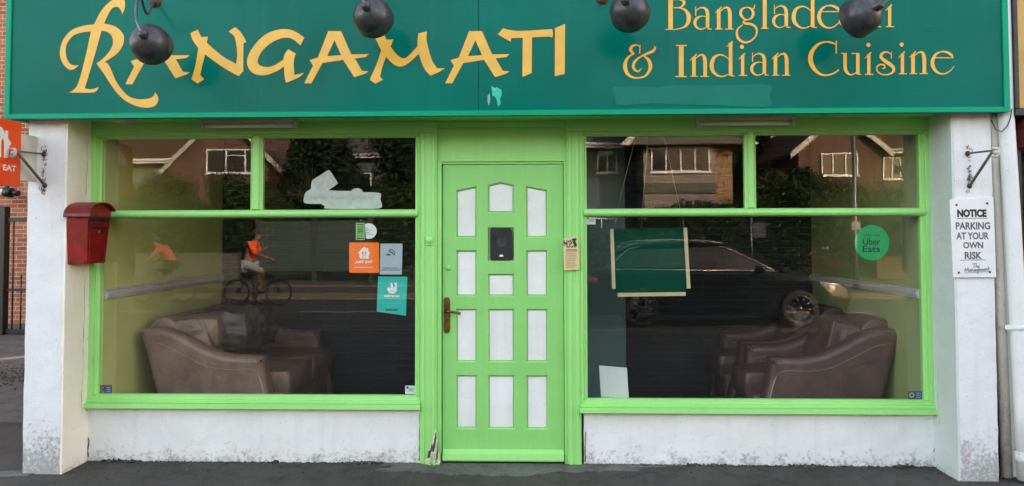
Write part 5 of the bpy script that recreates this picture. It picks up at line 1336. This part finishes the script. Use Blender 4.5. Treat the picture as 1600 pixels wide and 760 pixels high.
# house 3: clad one + pale bay block
house('clad_house', 'blue-grey clad house reflected at the left of the upper right window', 0.6, 4.35, -26, 8, 5.25, 7.9, 'clad', 'slates', gable=False, wins=[(2.68, 3.55, 4.12, 5.05, 2), (2.2, 3.5, .9, 2.2, 2)], door=(1.0, 1.85))
t = thing('bay_fronted_house', 'pale pinkish rendered house with a four-light upper window and flat eaves, reflected upper right', 'house', (6.1, -24, 0))
b = MB(); b.box(4.37, 7.25, -31, -24, 3.55, 5.0); b.box(4.40, 7.22, -30.9, -24.05, 0, 3.15); obj('wall', b, 'render', t)
b = MB(); b.box(4.36, 7.24, -31, -23.97, 3.152, 3.549); obj('string_course', b, 'render_low', t)
b = MB(); b.box(7.251, 7.95, -31, -24.3, 0, 5.0); obj('side_wall', b, 'render_tan', t)
b = MB(); b.box(3.75, 8.35, -31.3, -23.45, 5.001, 5.42, .01); obj('eaves_fascia', b, 'render_low', t)
b = MB(); b.prism([(-23.3, 5.421), (-31.5, 5.421), (-27.4, 7.6)], 'X', 3.6, 8.5); obj('roof', b, 'slates', t)
b = MB(); b.prism([(3.35, 4.98), (3.76, 4.98), (4.1, 5.45), (3.9, 5.45)], 'Y', -23.44, -23.38); obj('eaves_end', b, 'barge', t); b = MB(); b.prism([(8.3, 4.98), (8.75, 4.98), (8.2, 5.45), (8.0, 5.45)], 'Y', -23.44, -23.38); obj('eaves_end', b, 'barge', t)
win(t, 4.66, 6.98, 3.98, 4.97, -24, 4); win(t, 4.9, 6.8, .9, 2.3, -24.05, 4)
# house 4: brick gable, right
house('ivy_brick_house', 'brown brick gabled house reflected at the right, with leaded upper windows', 11.15, 14.6, -26, 9, 5.08, 6.55, 'brick_red', 'tiles',
      wins=[(12.1, 13.62, 3.95, 4.9, 3), (12.0, 13.7, .9, 2.2, 3)], door=(14.0, 14.5))
house('brick_side_house', 'brown brick house with a small square window, reflected at the far right', 14.75, 20.5, -27.5, 8, 5.1, 8.2, 'brick_red', 'tiles', gable=False, wins=[(15.35, 16.15, 3.9, 4.85, 2), (17.6, 19.2, 3.9, 4.9, 3), (15.6, 17.0, .9, 2.2, 2)])
for x0, x1 in ((-32, -22.5), (21.5, 31)):
    house('terraced_house', 'brick house far along the opposite side of the street, %s end' % ('left' if x0 < 0 else 'right'), x0, x1, -27, 9, 5.2, 8.4, 'brick_red', 'tiles', gable=False, wins=[(x0+1, x0+2.6, 3.3, 4.5, 3), (x0+5, x0+6.6, 3.3, 4.5, 3), (x0+1, x0+2.8, .9, 2.2, 3)], door=(x0+4, x0+4.9))
# low walls and fence
def lowwall(x0, x1, Y, h, mat, label, nm='garden_wall'):
    b = MB(); b.box(x0, x1, Y-.22, Y, 0, h, .004); b.box(x0-.03, x1+.03, Y-.25, Y+.03, h+.001, h+.06, .006)
    tag(obj(nm, b, mat), label, 'wall')
lowwall(-13.4, -9.9, -19.2, .86, 'render_low', 'low grey garden wall reflected behind the cyclists')
lowwall(11.6, 18, -20, .7, 'brick_red', 'low brick garden wall reflected behind the round green sticker')
t = thing('panel_fence', 'grey-green board fence reflected in the middle of the left window', 'fence', (-6.9, -18.4, 0))
b = MB(); b.box(-8.9, -5.3, -18.45, -18.4, .35, 1.98, .004)
for k in range(19): b.box(-8.9+k*.19, -8.9+k*.19+.02, -18.398, -18.38, .36, 1.97)
obj('board', b, plain('grey_green_fence', S(58, 76, 70), .8, 0, .1, 2), t)
b = MB()
for x in (-8.95, -7.1, -5.25):
    b = MB(); b.box(x-.06, x+.06, -18.5, -18.37, 0, 2.05, .006); obj('post', b, 'fence_wood', t)

# foliage
def leaves(bm, c, dims, n, size, seed, hollow=.35, mi=0):
    rnd = random.Random(seed)
    clumps = [(Vector((rnd.uniform(-1, 1)*.75, rnd.uniform(-1, 1)*.7, rnd.uniform(-.8, 1)*.75)), rnd.uniform(.28, .6)) for _ in range(14)]
    for _ in range(n):
        k, r = rnd.choice(clumps)
        d = Vector((rnd.gauss(0, 1), rnd.gauss(0, 1), rnd.gauss(0, 1))).normalized()*r*(rnd.random()**.35)
        p = k+d; p = Vector((p.x*dims[0]/2, p.y*dims[1]/2, p.z*dims[2]/2))+Vector(c)
        if p.z < .03: continue
        s_ = size*rnd.uniform(.6, 1.4)
        u = Vector((rnd.gauss(0, 1), rnd.gauss(0, 1), rnd.gauss(0, 1))).normalized(); v = u.orthogonal().normalized()
        w_ = u.cross(v)
        q = [p-v*s_, p+w_*s_*.5, p+v*s_, p-w_*s_*.5]
        f = bm.faces.new([bm.verts.new(x) for x in q]); f.material_index = mi
def bush(name, label, cat, c, dims, n, size, seed, mat='leaf', group=None, trunk=None, mat2=None):
    t = thing(name, label, cat, (c[0], c[1], 0), group)
    n = int(n*1.5); size *= .8
    bm = bmesh.new(); leaves(bm, c, dims, n, size, seed); leaves(bm, c, (dims[0]*.8, dims[1]*.6, dims[2]*.85), n//3, size*2.2, seed)
    if mat2: leaves(bm, (c[0], c[1]+.1, c[2]+dims[2]*.12), (dims[0], dims[1], dims[2]*.9), n//3, size, seed+5, mi=1)
    obj('crown' if trunk else 'foliage', bm, [mat, mat2 or mat], t)
    b = MB(); rnd = random.Random(seed)
    tr = trunk or .06; h = c[2]
    base = Vector((c[0], c[1], 0)); pts = [base, base+Vector((.05, 0, h*.5)), base+Vector((0, .03, h))]
    b.tube(pts, tr, 8, taper=[tr*1.3, tr, tr*.6])
    for k in range(7):
        a = rnd.random()*6.28; e = Vector(c)+Vector((math.cos(a)*dims[0]*.36, math.sin(a)*dims[1]*.3, dims[2]*rnd.uniform(-.1, .4)))
        s0 = base+Vector((0, 0, h*rnd.uniform(.4, .9))); b.tube([s0, (s0+e)/2+Vector((0, 0, .1)), e], tr*.4, 6, taper=[tr*.5, tr*.3, tr*.08])
    obj('trunk' if trunk else 'stem', b, 'bark', t)
    return t
G = 'shrubs along the opposite gardens'
bush('garden_shrub', 'broad dark shrub in front of the reflected brick gable house', 'shrub', (-13.9, -21, 1.85), (5.4, 2.6, 3.7), 11000, .085, 1, group=G)
bush('garden_shrub', 'dark shrub left of the low grey wall in the reflection', 'shrub', (-16.3, -20.6, 1.15), (3.6, 2.2, 2.3), 5000, .085, 2, group=G)
bush('garden_shrub', 'dark shrub under the reflected three-light window', 'shrub', (-10.7, -21.2, 1.85), (3.8, 2.4, 3.8), 6500, .085, 3, group=G)
bush('garden_shrub', 'speckled shrub right of the grey-green fence', 'shrub', (-4.0, -19, 1.5), (2.8, 2.0, 3.3), 6500, .075, 4, mat2='leaf', group=G)
bush('garden_shrub', 'dark shrub below the clad house in the reflection', 'shrub', (1.2, -20.5, .9), (4.6, 2.2, 2.0), 5500, .085, 5, 'leaf_d', group=G)
bush('garden_shrub', 'dark shrub under the reflected bay window', 'shrub', (5.9, -20.5, 1.3), (4.6, 2.2, 2.7), 7500, .085, 6, 'leaf_d', group=G)
bush('garden_shrub', 'tall dark shrub against the tan side wall in the reflection', 'shrub', (8.9, -20.8, 1.9), (3.8, 2.4, 3.9), 8500, .085, 7, 'leaf_d', mat2='leaf', group=G)
bush('garden_shrub', 'shrub coloured sunlit yellow in front of the reflected leaded windows', 'shrub', (12.4, -21, 1.7), (4.4, 2.2, 3.3), 8000, .085, 8, 'leaf_d', mat2='leaf_sun', group=G)
bush('garden_shrub', 'olive shrub at the right end of the reflected gardens', 'shrub', (16.4, -21, 1.4), (4.2, 2.2, 2.6), 6000, .085, 9, 'leaf', group=G)
bush('garden_shrub', 'dark shrub between the sunlit yellow shrub and the olive one', 'shrub', (14.6, -20.9, 1.5), (3.4, 2.2, 3.0), 6000, .085, 10, 'leaf_d', group=G)
TG = 'trees behind the opposite houses'
for i, (x, y, h, w_) in enumerate(((-20.5, -36, 8.5, 7), (-7.5, -38, 11, 9), (-.8, -34, 10, 6), (9.6, -33, 9, 5.5), (19, -38, 11, 8))):
    bush('garden_tree', ['tree with a wide dark crown behind the white rendered garage', 'big dark tree behind the slate-roofed house', 'dark tree in the gap left of the clad house', 'dark tree in the gap between the tan wall and the leaded-window gable', 'tall tree behind the house with the small square window'][i], 'tree', (x, y, h*.62), (w_, w_*.8, h*.8), 7000, .2, 20+i, 'leaf_d', TG, trunk=.22)
bush('front_garden_tree', 'dark tree in front of the slate-roofed house, reflected beside the decal', 'tree', (-7.9, -22.5, 3.6), (3.4, 2.6, 4.6), 9000, .10, 31, 'leaf_d', 'trees in the opposite front gardens', trunk=.12)
bush('front_garden_tree', 'speckled tree at the right end of the slate-roofed house', 'tree', (-4.1, -22.5, 3.8), (3.6, 2.6, 5.0), 9000, .10, 32, 'leaf_d', 'trees in the opposite front gardens', trunk=.12, mat2='leaf')
# slim tree with pale bare twig ends beside the bay house
# street lamp post and small blue sign
p0 = mirror_at(1338, 430, 15)
t = thing('lamp_post', 'grey street lamp post reflected beside the round green sticker', 'lamp post', (p0.x, -15, 0))
b = MB(); b.tube([(p0.x, -15, 0), (p0.x, -15, 1.2), (p0.x, -15, 6.5)], .06, 12, taper=[.085, .06, .045]); obj('column', b, 'lamp_arm', t)
b = MB(); b.tube([(p0.x, -15, 6.5), (p0.x, -14.8, 6.9), (p0.x, -14.2, 7.05), (p0.x, -13.6, 7.05)], .04, 8); obj('arm', b, 'lamp_arm', t)
b = MB(); b.box(p0.x-.13, p0.x+.13, -13.7, -13.0, 6.98, 7.12, .03, 2); obj('lantern', b, 'offwhite', t)
b = MB(); b.box(p0.x-.11, p0.x+.11, -14.93, -14.9, 1.62, 1.86, .004); obj('plate', b, 'lamp_arm', t)
p1 = mirror_at(1188, 360, 16)
t = thing('blue_street_sign', 'small blue parking sign on a pole, reflected above the car', 'sign', (p1.x, -16, 0))
b = MB(); b.tube([(p1.x-.25, -16, 0), (p1.x-.25, -16, 2.4)], .03, 8); obj('pole', b, 'lamp_arm', t)
b = MB(); b.box(p1.x-.22, p1.x+.14, -15.965, -15.95, p1.z-.22, p1.z+.20, .003); pl = obj('plate', b, plain('dull_navy_sign', S(24, 36, 60), .6), t)

# ------------------------------------------------------------------ parked car
def arch_profile(cxs, r, x0, x1, zb, topline):
    """lower body outline with wheel arches; topline from front to back"""
    pts = [(x0, zb)]
    for cx in cxs:
        pts += [(cx-r, zb)]+[(cx-r*math.cos(R(a)), .33+r*math.sin(R(a))) for a in range(0, 181, 15) if .33+r*math.sin(R(a)) > zb]+[(cx+r, zb)]
    pts += [(x1, zb)]
    return pts+topline
car = thing('estate_car', 'black estate car with chrome window trim, mirrored in the right window', 'car', (0, 0, 0))
L0, L1 = 0, 4.62; RW, FW_ = .93, 3.70     # rear at 0, front at +X
b = MB()
topl = [(4.58, .42), (4.62, .55), (4.56, .70), (4.40, .80), (4.0, .88), (3.45, .945), (3.2, .97), (2.2, .985), (1.0, 1.0), (.35, 1.02), (.10, .98), (.02, .80), (.0, .55), (.04, .38)]
prof = arch_profile([RW, FW_], .37, .10, 4.5, .22, topl)
b.prism(prof, 'Y', -.90, .90, .05, 3)
for v in b.bm.verts:      # tumblehome and plan taper
    k = max(0, (v.co.z-.6)/.5); e = max(0, abs(v.co.x-2.3)-1.6)/.75
    v.co.y *= (1-.06*k)*(1-.13*e*e)
body = obj('body', b.sh(), 'car_paint', car)
b = MB()
roofp = [(.28, .98), (.62, 1.30), (.82, 1.415), (1.3, 1.47), (2.0, 1.475), (2.5, 1.43), (3.02, 1.18), (3.38, .955)]
b.prism([(x, z) for x, z in outline([(p[0], p[1], 1) if 0 < i < 7 else p for i, p in enumerate(roofp)], 4)], 'Y', -.80, .80, .04, 3)
for v in b.bm.verts:
    k = max(0, (v.co.z-.97)/.5); v.co.y *= 1-.20*k
obj('cabin', b.sh(), 'dark_glass', car)
b = MB()
rp = outline([(.60, 1.325), (.80, 1.44, 1), (1.3, 1.493, 1), (2.0, 1.497, 1), (2.46, 1.465, 1), (2.56, 1.425), (2.46, 1.435, 1), (2.0, 1.46, 1), (1.3, 1.455, 1), (.80, 1.40, 1)], 4)
b.prism(rp, 'Y', -.675, .675, .012, 2); obj('roof', b.sh(), 'car_paint', car)
def yat(z): return .80*(1-.20*max(0, (z-.97)/.5))
for s in (-1, 1):
    for xs in ((1.18, 1.30), (2.18, 2.30)):
        b = MB(); b.prism([(xs[0], .985), (xs[1], .985), (xs[1]-.02, 1.43), (xs[0]-.02, 1.43)], 'Y', s*.735, s*.795, 0)
        for v in b.bm.verts: v.co.y = s*(yat(v.co.z)+(.006 if abs(v.co.y) > .76 else -.05))
        obj('window_pillar', b, 'car_paint', car)
    b = MB()
    tl = catmull([(.40, 1.03), (.66, 1.30), (.86, 1.40), (1.3, 1.44), (2.0, 1.445), (2.45, 1.40), (2.95, 1.17), (3.28, 1.00)], 5)
    b.tube([(x, s*(yat(z)+.006), z) for x, z in tl], .013, 6); b.tube([(.40, s*(yat(1.03)+.006), 1.03), (1.5, s*(yat(1.015)+.012), 1.012), (3.28, s*(yat(1.0)+.008), 1.0)], .016, 6)
    obj('window_trim', b, 'chrome', car)
    b = MB(); b.tube([(x, s*.60, z) for x, z in ((.75, 1.44), (1.0, 1.51), (1.6, 1.53), (2.2, 1.515), (2.45, 1.47))], .012, 6); obj('roof_rail', b, 'chrome', car)
    b = MB(); b.soft((3.0, s*.92, 1.03), (.16, .18, .13), 0, .5, .003, 1, sub=2); obj('wing_mirror', b, 'car_paint', car)
    b = MB(); b.soft((4.31, s*.735, .69), (.36, .20, .16), R(-22)*s, .5, .002, 2, sub=3); obj('headlight', b, 'headlamp', car)
    b = MB(); b.soft((.10, s*.66, .84), (.20, .34, .13), 0, .4, .002, 3, sub=2); obj('tail_light', b, 'tail', car)
    for hx_ in (1.42, 2.42):
        b = MB(); b.box(hx_, hx_+.2, s*.878-.012, s*.878+.012, .86, .885, .004); obj('door_handle', b, 'car_paint', car)
    for wx in (RW, FW_):
        b = MB(); o_ = Vector((wx, s*.78, .33)); ax = Vector((0, s, 0))
        b.lathe([(.235, -.10), (.31, -.10), (.33, -.07), (.335, .0), (.33, .07), (.31, .10), (.245, .10), (.235, .08)], o_, ax, 36); wh = obj('wheel', b, 'tyre', car)
        b = MB(); b.lathe([(.248, .085), (.240, .10), (.225, .092), (.22, .0)], o_, ax, 36)
        b.lathe([(.0001, .085), (.03, .085), (.055, .07), (.06, .03)], o_, ax, 16)
        for k in range(10):
            a = k*2*math.pi/10
            d = Vector((math.cos(a), 0, math.sin(a))); b.tube([o_+d*.04+ax*.07, o_+d*.235+ax*.085], .012, 6, taper=[.012, .016])
        obj('rim', b, 'alloy', wh)
b = MB(); b.box(4.575, 4.63, -.28, .28, .36, .47, .006); obj('number_plate', b, 'white', car)
b = MB(); b.box(4.56, 4.615, -.42, .42, .50, .68, .01); obj('grille', b, 'black', car)
car.location = (.93, -8.72, -.10)

# ------------------------------------------------------------------ skinned figures
def skinned(name, pts, edges, mat, parent, sub=2):
    """pts: {name:(x,y,z,r)}; grows one continuous surface over a jointed skeleton"""
    names = list(pts); idx = {n: i for i, n in enumerate(names)}
    me = bpy.data.meshes.new(name); me.from_pydata([pts[n][:3] for n in names], [(idx[a], idx[c]) for a, c in edges], [])
    o = bpy.data.objects.new(name, me); C.objects.link(o)
    sm = o.modifiers.new('s', 'SKIN'); sm.use_smooth_shade = True
    sk = me.skin_vertices[0].data
    for n, i in idx.items(): sk[i].radius = (pts[n][3],)*2; sk[i].use_root = False
    sk[0].use_root = True
    ss = o.modifiers.new('d', 'SUBSURF'); ss.levels = sub; ss.render_levels = sub
    dg = bpy.context.evaluated_depsgraph_get(); m2 = bpy.data.meshes.new_from_object(o.evaluated_get(dg))
    bpy.data.objects.remove(o); m2.name = name; m2.materials.clear(); m2.materials.append(M[mat])
    for p in m2.polygons: p.use_smooth = True
    o = bpy.data.objects.new(name, m2); C.objects.link(o)
    if parent is not None: o.parent = parent
    return o
def arm_chain(P, E, s, sh, el, wr, fingers_dir, side):
    n = 'L' if side > 0 else 'R'
    P['sh'+n] = (*sh, .062); P['el'+n] = (*el, .042); P['wr'+n] = (*wr, .028)
    E += [('chest', 'sh'+n), ('sh'+n, 'el'+n), ('el'+n, 'wr'+n)]
    f = Vector(fingers_dir).normalized(); pm = Vector(wr)+f*.07; P['pm'+n] = (*pm, .034); E.append(('wr'+n, 'pm'+n))
    lat = f.cross(Vector((0, 0, 1))); lat = lat.normalized() if lat.length > .1 else Vector((0, 1, 0))
    for k, (o_, ln) in enumerate(((-.027, .055), (-.009, .07), (.009, .065), (.027, .05))):
        a = pm+lat*o_+f*.03; c = a+f*ln*.6+Vector((0, 0, -.012)); d = c+f*ln*.4+Vector((0, 0, -.02))
        P['f%d%s' % (k, n)] = (*a, .0095); P['g%d%s' % (k, n)] = (*c, .0088); P['h%d%s' % (k, n)] = (*d, .0075)
        E += [('pm'+n, 'f%d%s' % (k, n)), ('f%d%s' % (k, n), 'g%d%s' % (k, n)), ('g%d%s' % (k, n), 'h%d%s' % (k, n))]
    a = Vector(wr)+f*.04+lat*.035*(1)+Vector((0, 0, .01)); c = a+f*.035+lat*.02
    P['t0'+n] = (*a, .011); P['t1'+n] = (*c, .0095); E += [('wr'+n, 't0'+n), ('t0'+n, 't1'+n)]
def figure(label, J, cols, loc, flip=1, yaw=0):
    """J = joint positions facing +X; returns the person"""
    t = thing('person', label, 'person', (0, 0, 0))
    P = {}; E = []
    P['pelvis'] = (*J['pelvis'], .13); P['waist'] = (*J['waist'], .115); P['chest'] = (*J['chest'], .135)
    P['neck'] = (*J['neck'], .052); E += [('pelvis', 'waist'), ('waist', 'chest'), ('chest', 'neck')]
    h = Vector(J['head']); fd = Vector(J['face']).normalized(); P['jaw'] = (*(h+Vector((0, 0, -.055))+fd*.012), .066); P['skull'] = (*(h+Vector((0, 0, .03))), .088); P['crown'] = (*(h+Vector((0, 0, .085))), .062)
    E += [('neck', 'jaw'), ('jaw', 'skull'), ('skull', 'crown')]
    arm_chain(P, E, 1, J['shL'], J['elL'], J['wrL'], J['fdL'], 1); arm_chain(P, E, -1, J['shR'], J['elR'], J['wrR'], J['fdR'], -1)
    for n in 'LR':
        P['hip'+n] = (*J['hip'+n], .095); P['kn'+n] = (*J['kn'+n], .058); P['an'+n] = (*J['an'+n], .038)
        a = Vector(J['an'+n]); P['he'+n] = (*(a+Vector((-.03, 0, -.05))), .035); P['to'+n] = (*(a+Vector((.15, 0, -.065))), .03)
        E += [('pelvis', 'hip'+n), ('hip'+n, 'kn'+n), ('kn'+n, 'an'+n), ('an'+n, 'he'+n), ('an'+n, 'to'+n)]
    body = skinned('body', P, E, 'skin', t)
    # face
    side = fd.cross(Vector((0, 0, 1))).normalized()
    b = MB()
    for s in (-1, 1): b.lathe([(.0001, .012), (.008, .009), (.011, 0)], h+fd*.080+side*.032*s+Vector((0, 0, .012)), fd, 10)
    obj('eyes', b, 'ink', t)
    b = MB(); b.tube([h+fd*.082+Vector((0, 0, .01)), h+fd*.104+Vector((0, 0, -.022)), h+fd*.080+Vector((0, 0, -.03))], .010, 8, taper=[.006, .012, .008])
    for s in (-1, 1): b.soft(h+side*.086*s+Vector((0, 0, .0)), (.035, .02, .055), 0, .8, 0, 0, sub=2)
    obj('nose_and_ears', b, 'skin', t)
    b = MB(); b.tube([h+fd*.078+side*.024+Vector((0, 0, -.058)), h+fd*.086+Vector((0, 0, -.056)), h+fd*.078-side*.024+Vector((0, 0, -.058))], .006, 6); obj('mouth', b, plain('lips', S(140, 70, 60), .5), t)
    # clothing: slightly larger shells over the same joints
    g = lambda n, d: (*P[n][:3], P[n][3]+d)
    T = {'waist': g('waist', .022), 'pelvis': g('pelvis', .012), 'chest': g('chest', .022), 'base': (P['neck'][0], P['neck'][1], P['neck'][2]-.02, .066)}
    TE = [('waist', 'pelvis'), ('waist', 'chest'), ('chest', 'base')]
    for n in 'LR':
        T['sh'+n] = g('sh'+n, .016); T['el'+n] = g('el'+n, .016); TE += [('chest', 'sh'+n), ('sh'+n, 'el'+n)]
        if cols.get('long'): T['wr'+n] = g('wr'+n, .012); TE.append(('el'+n, 'wr'+n))
    skinned('top', T, TE, cols['top'], t)
    Q = {'pelvis': g('pelvis', .020)}; QE = []
    for n in 'LR':
        Q['hip'+n] = g('hip'+n, .016); Q['kn'+n] = g('kn'+n, .018); QE += [('pelvis', 'hip'+n), ('hip'+n, 'kn'+n)]
        if not cols.get('shorts'): Q['an'+n] = g('an'+n, .016); QE.append(('kn'+n, 'an'+n))
    skinned('trousers', Q, QE, cols['legs'], t)
    for n in 'LR':
        a = Vector(J['an'+n]); skinned('shoe', {'a': (*(a+Vector((0, 0, -.02))), .05), 'h': (*(a+Vector((-.04, 0, -.055))), .042), 'm': (*(a+Vector((.08, 0, -.065))), .043), 't': (*(a+Vector((.17, 0, -.072))), .034)}, [('a', 'h'), ('a', 'm'), ('m', 't')], 'dark_cloth', t)
    if cols.get('vest'):
        V = {'waist': g('waist', .055), 'chest': g('chest', .062), 'sl': (*Vector(J['shL']).lerp(Vector(J['chest']), .35), .10), 'sr': (*Vector(J['shR']).lerp(Vector(J['chest']), .35), .10)}
        skinned('vest', V, [('waist', 'chest'), ('chest', 'sl'), ('chest', 'sr')], cols['vest'], t)
    b = MB(); b.soft(h+Vector((-.018*fd.x, -.018*fd.y, .05)), (.205, .185, .16), 0, .9, .004, 3, sub=3); obj('helmet' if cols.get('helmet') else 'hair', b, cols.get('helmet') or 'dark_cloth', t)
    return t
def bicycle(label, r=.33, wb=1.02):
    t = thing('bicycle', label, 'bicycle', (0, 0, 0))
    for x in (0, wb):
        b = MB(); b.lathe([(r-.03, -.012), (r-.008, -.018), (r, 0), (r-.008, .018), (r-.03, .012), (r-.034, 0), (r-.03, -.012)], (x, 0, r), (0, 1, 0), 36); w_ = obj('wheel', b, 'tyre', t)
        b = MB()
        for k in range(14):
            a = k*2*math.pi/14; b.tube([(x, 0, r), (x+(r-.03)*math.cos(a), 0, r+(r-.03)*math.sin(a))], .0018, 4)
        b.lathe([(r-.036, -.012), (r-.052, -.010), (r-.052, .010), (r-.036, .012)], (x, 0, r), (0, 1, 0), 36); b.lathe([(.0001, -.03), (.02, -.03), (.02, .03), (.0001, .03)], (x, 0, r), (0, 1, 0), 12); obj('spokes', b, 'steel', w_)
    bb = (.42, 0, .29); st = (.30, 0, .78); hd = (wb-.20, 0, .82); hl = (wb-.14, 0, .62)
    b = MB()
    for a, c in ((bb, st), (bb, hl), ((st[0]+.03, 0, .70), hd), (hd, hl)): b.tube([a, c], .017, 8)
    for s in (-1, 1):
        b.tube([(0, s*.05, r), (bb[0], s*.03, bb[2])], .009, 6); b.tube([(0, s*.05, r), (st[0]+.02, s*.02, .72)], .008, 6)
        b.tube([(wb, s*.05, r), (wb-.05, s*.045, r+.22), (hl[0], s*.03, hl[2])], .012, 6)
    obj('frame', b, 'iron', t)
    b = MB(); b.tube([hd, (hd[0]-.02, 0, .98)], .014, 8); b.tube([(hd[0]-.10, -.29, 1.0), (hd[0]-.02, -.15, .99), (hd[0]-.02, 0, .98), (hd[0]-.02, .15, .99), (hd[0]-.10, .29, 1.0)], .012, 8); obj('handlebar', b, 'iron', t)
    b = MB(); b.tube([st, (.285, 0, .86)], .013, 8); b.soft((.27, 0, .885), (.26, .14, .06), 0, .5, .002, 1, sub=3); obj('saddle', b, 'black', t)
    b = MB(); b.lathe([(.085, -.004), (.09, 0), (.085, .004), (.02, .003)], (bb[0], .05, bb[2]), (0, 1, 0), 24)
    for s, a in ((1, R(-70)), (-1, R(110))):
        e = Vector((bb[0]+.165*math.cos(a), s*.08, bb[2]+.165*math.sin(a))); b.tube([(bb[0], s*.06, bb[2]), e], .009, 6); b.box(e.x-.045, e.x+.045, min(e.y, e.y+s*.09), max(e.y, e.y+s*.09), e.z-.01, e.z+.01, .003)
    obj('pedals', b, 'steel', t)
    return t
# rider 1: sits upright, feet: one on the ground, holding up a phone; faces +X
RL = (-6.88, -11.75, -.10)
bk = bicycle('black bicycle under the phone-holding rider in orange, seen mirrored in the left window', r=.31, wb=.98); bk.location = RL
J1 = dict(pelvis=(.27, 0, .98), waist=(.30, 0, 1.13), chest=(.36, 0, 1.34), neck=(.42, 0, 1.50), head=(.47, 0, 1.64), face=(1, 0, -.15),
          shL=(.37, .18, 1.41), elL=(.52, .26, 1.18), wrL=(.74, .20, 1.34), fdL=(.5, -.1, .9), shR=(.37, -.18, 1.41), elR=(.42, -.25, 1.16), wrR=(.66, -.22, 1.08), fdR=(1, .1, -.2),
          hipL=(.30, .10, .94), knL=(.66, .13, .78), anL=(.53, .13, .38), hipR=(.28, -.10, .92), knR=(.42, -.22, .50), anR=(.30, -.30, .09))
p1_ = figure('cyclist in an orange hi-vis top holding up a phone, one foot down', J1, dict(top='hivis', legs='grey_cloth', long=False, shorts=True), None); p1_.location = RL
ph = MB(); ph.box(-.004, .004, -.038, .038, 0, .15, .004)
po = tag(obj('phone', ph, 'black'), 'dark phone held up in the hand of the cyclist in the orange top', 'phone'); po.location = (RL[0]+.80, RL[1]+.18, RL[2]+1.40); po.rotation_euler = (0, R(18), 0)
# rider 2: leaning over the bars, faces -X
R2 = (-8.55, -12.6, -.10)
bk = bicycle('black bicycle of the rider in the red-orange shirt, seen mirrored at the left'); bk.location = R2; bk.rotation_euler = (0, 0, math.pi)
J2 = dict(pelvis=(.27, 0, .98), waist=(.34, 0, 1.12), chest=(.50, 0, 1.28), neck=(.62, 0, 1.38), head=(.71, 0, 1.49), face=(1, 0, -.25),
          shL=(.54, .18, 1.32), elL=(.66, .26, 1.12), wrL=(.74, .26, 1.04), fdL=(1, 0, -.3), shR=(.54, -.18, 1.32), elR=(.66, -.26, 1.12), wrR=(.74, -.26, 1.04), fdR=(1, 0, -.3),
          hipL=(.30, .10, .93), knL=(.60, .12, .66), anL=(.46, .12, .22), hipR=(.30, -.10, .93), knR=(.66, -.12, .80), anR=(.42, -.12, .50))
p2_ = figure('cyclist in a red-orange shirt leaning over the handlebars, heading to the left edge', J2, dict(top='red_shirt', legs='dark_cloth', helmet='dark_cloth'), None); p2_.location = R2; p2_.rotation_euler = (0, 0, math.pi)
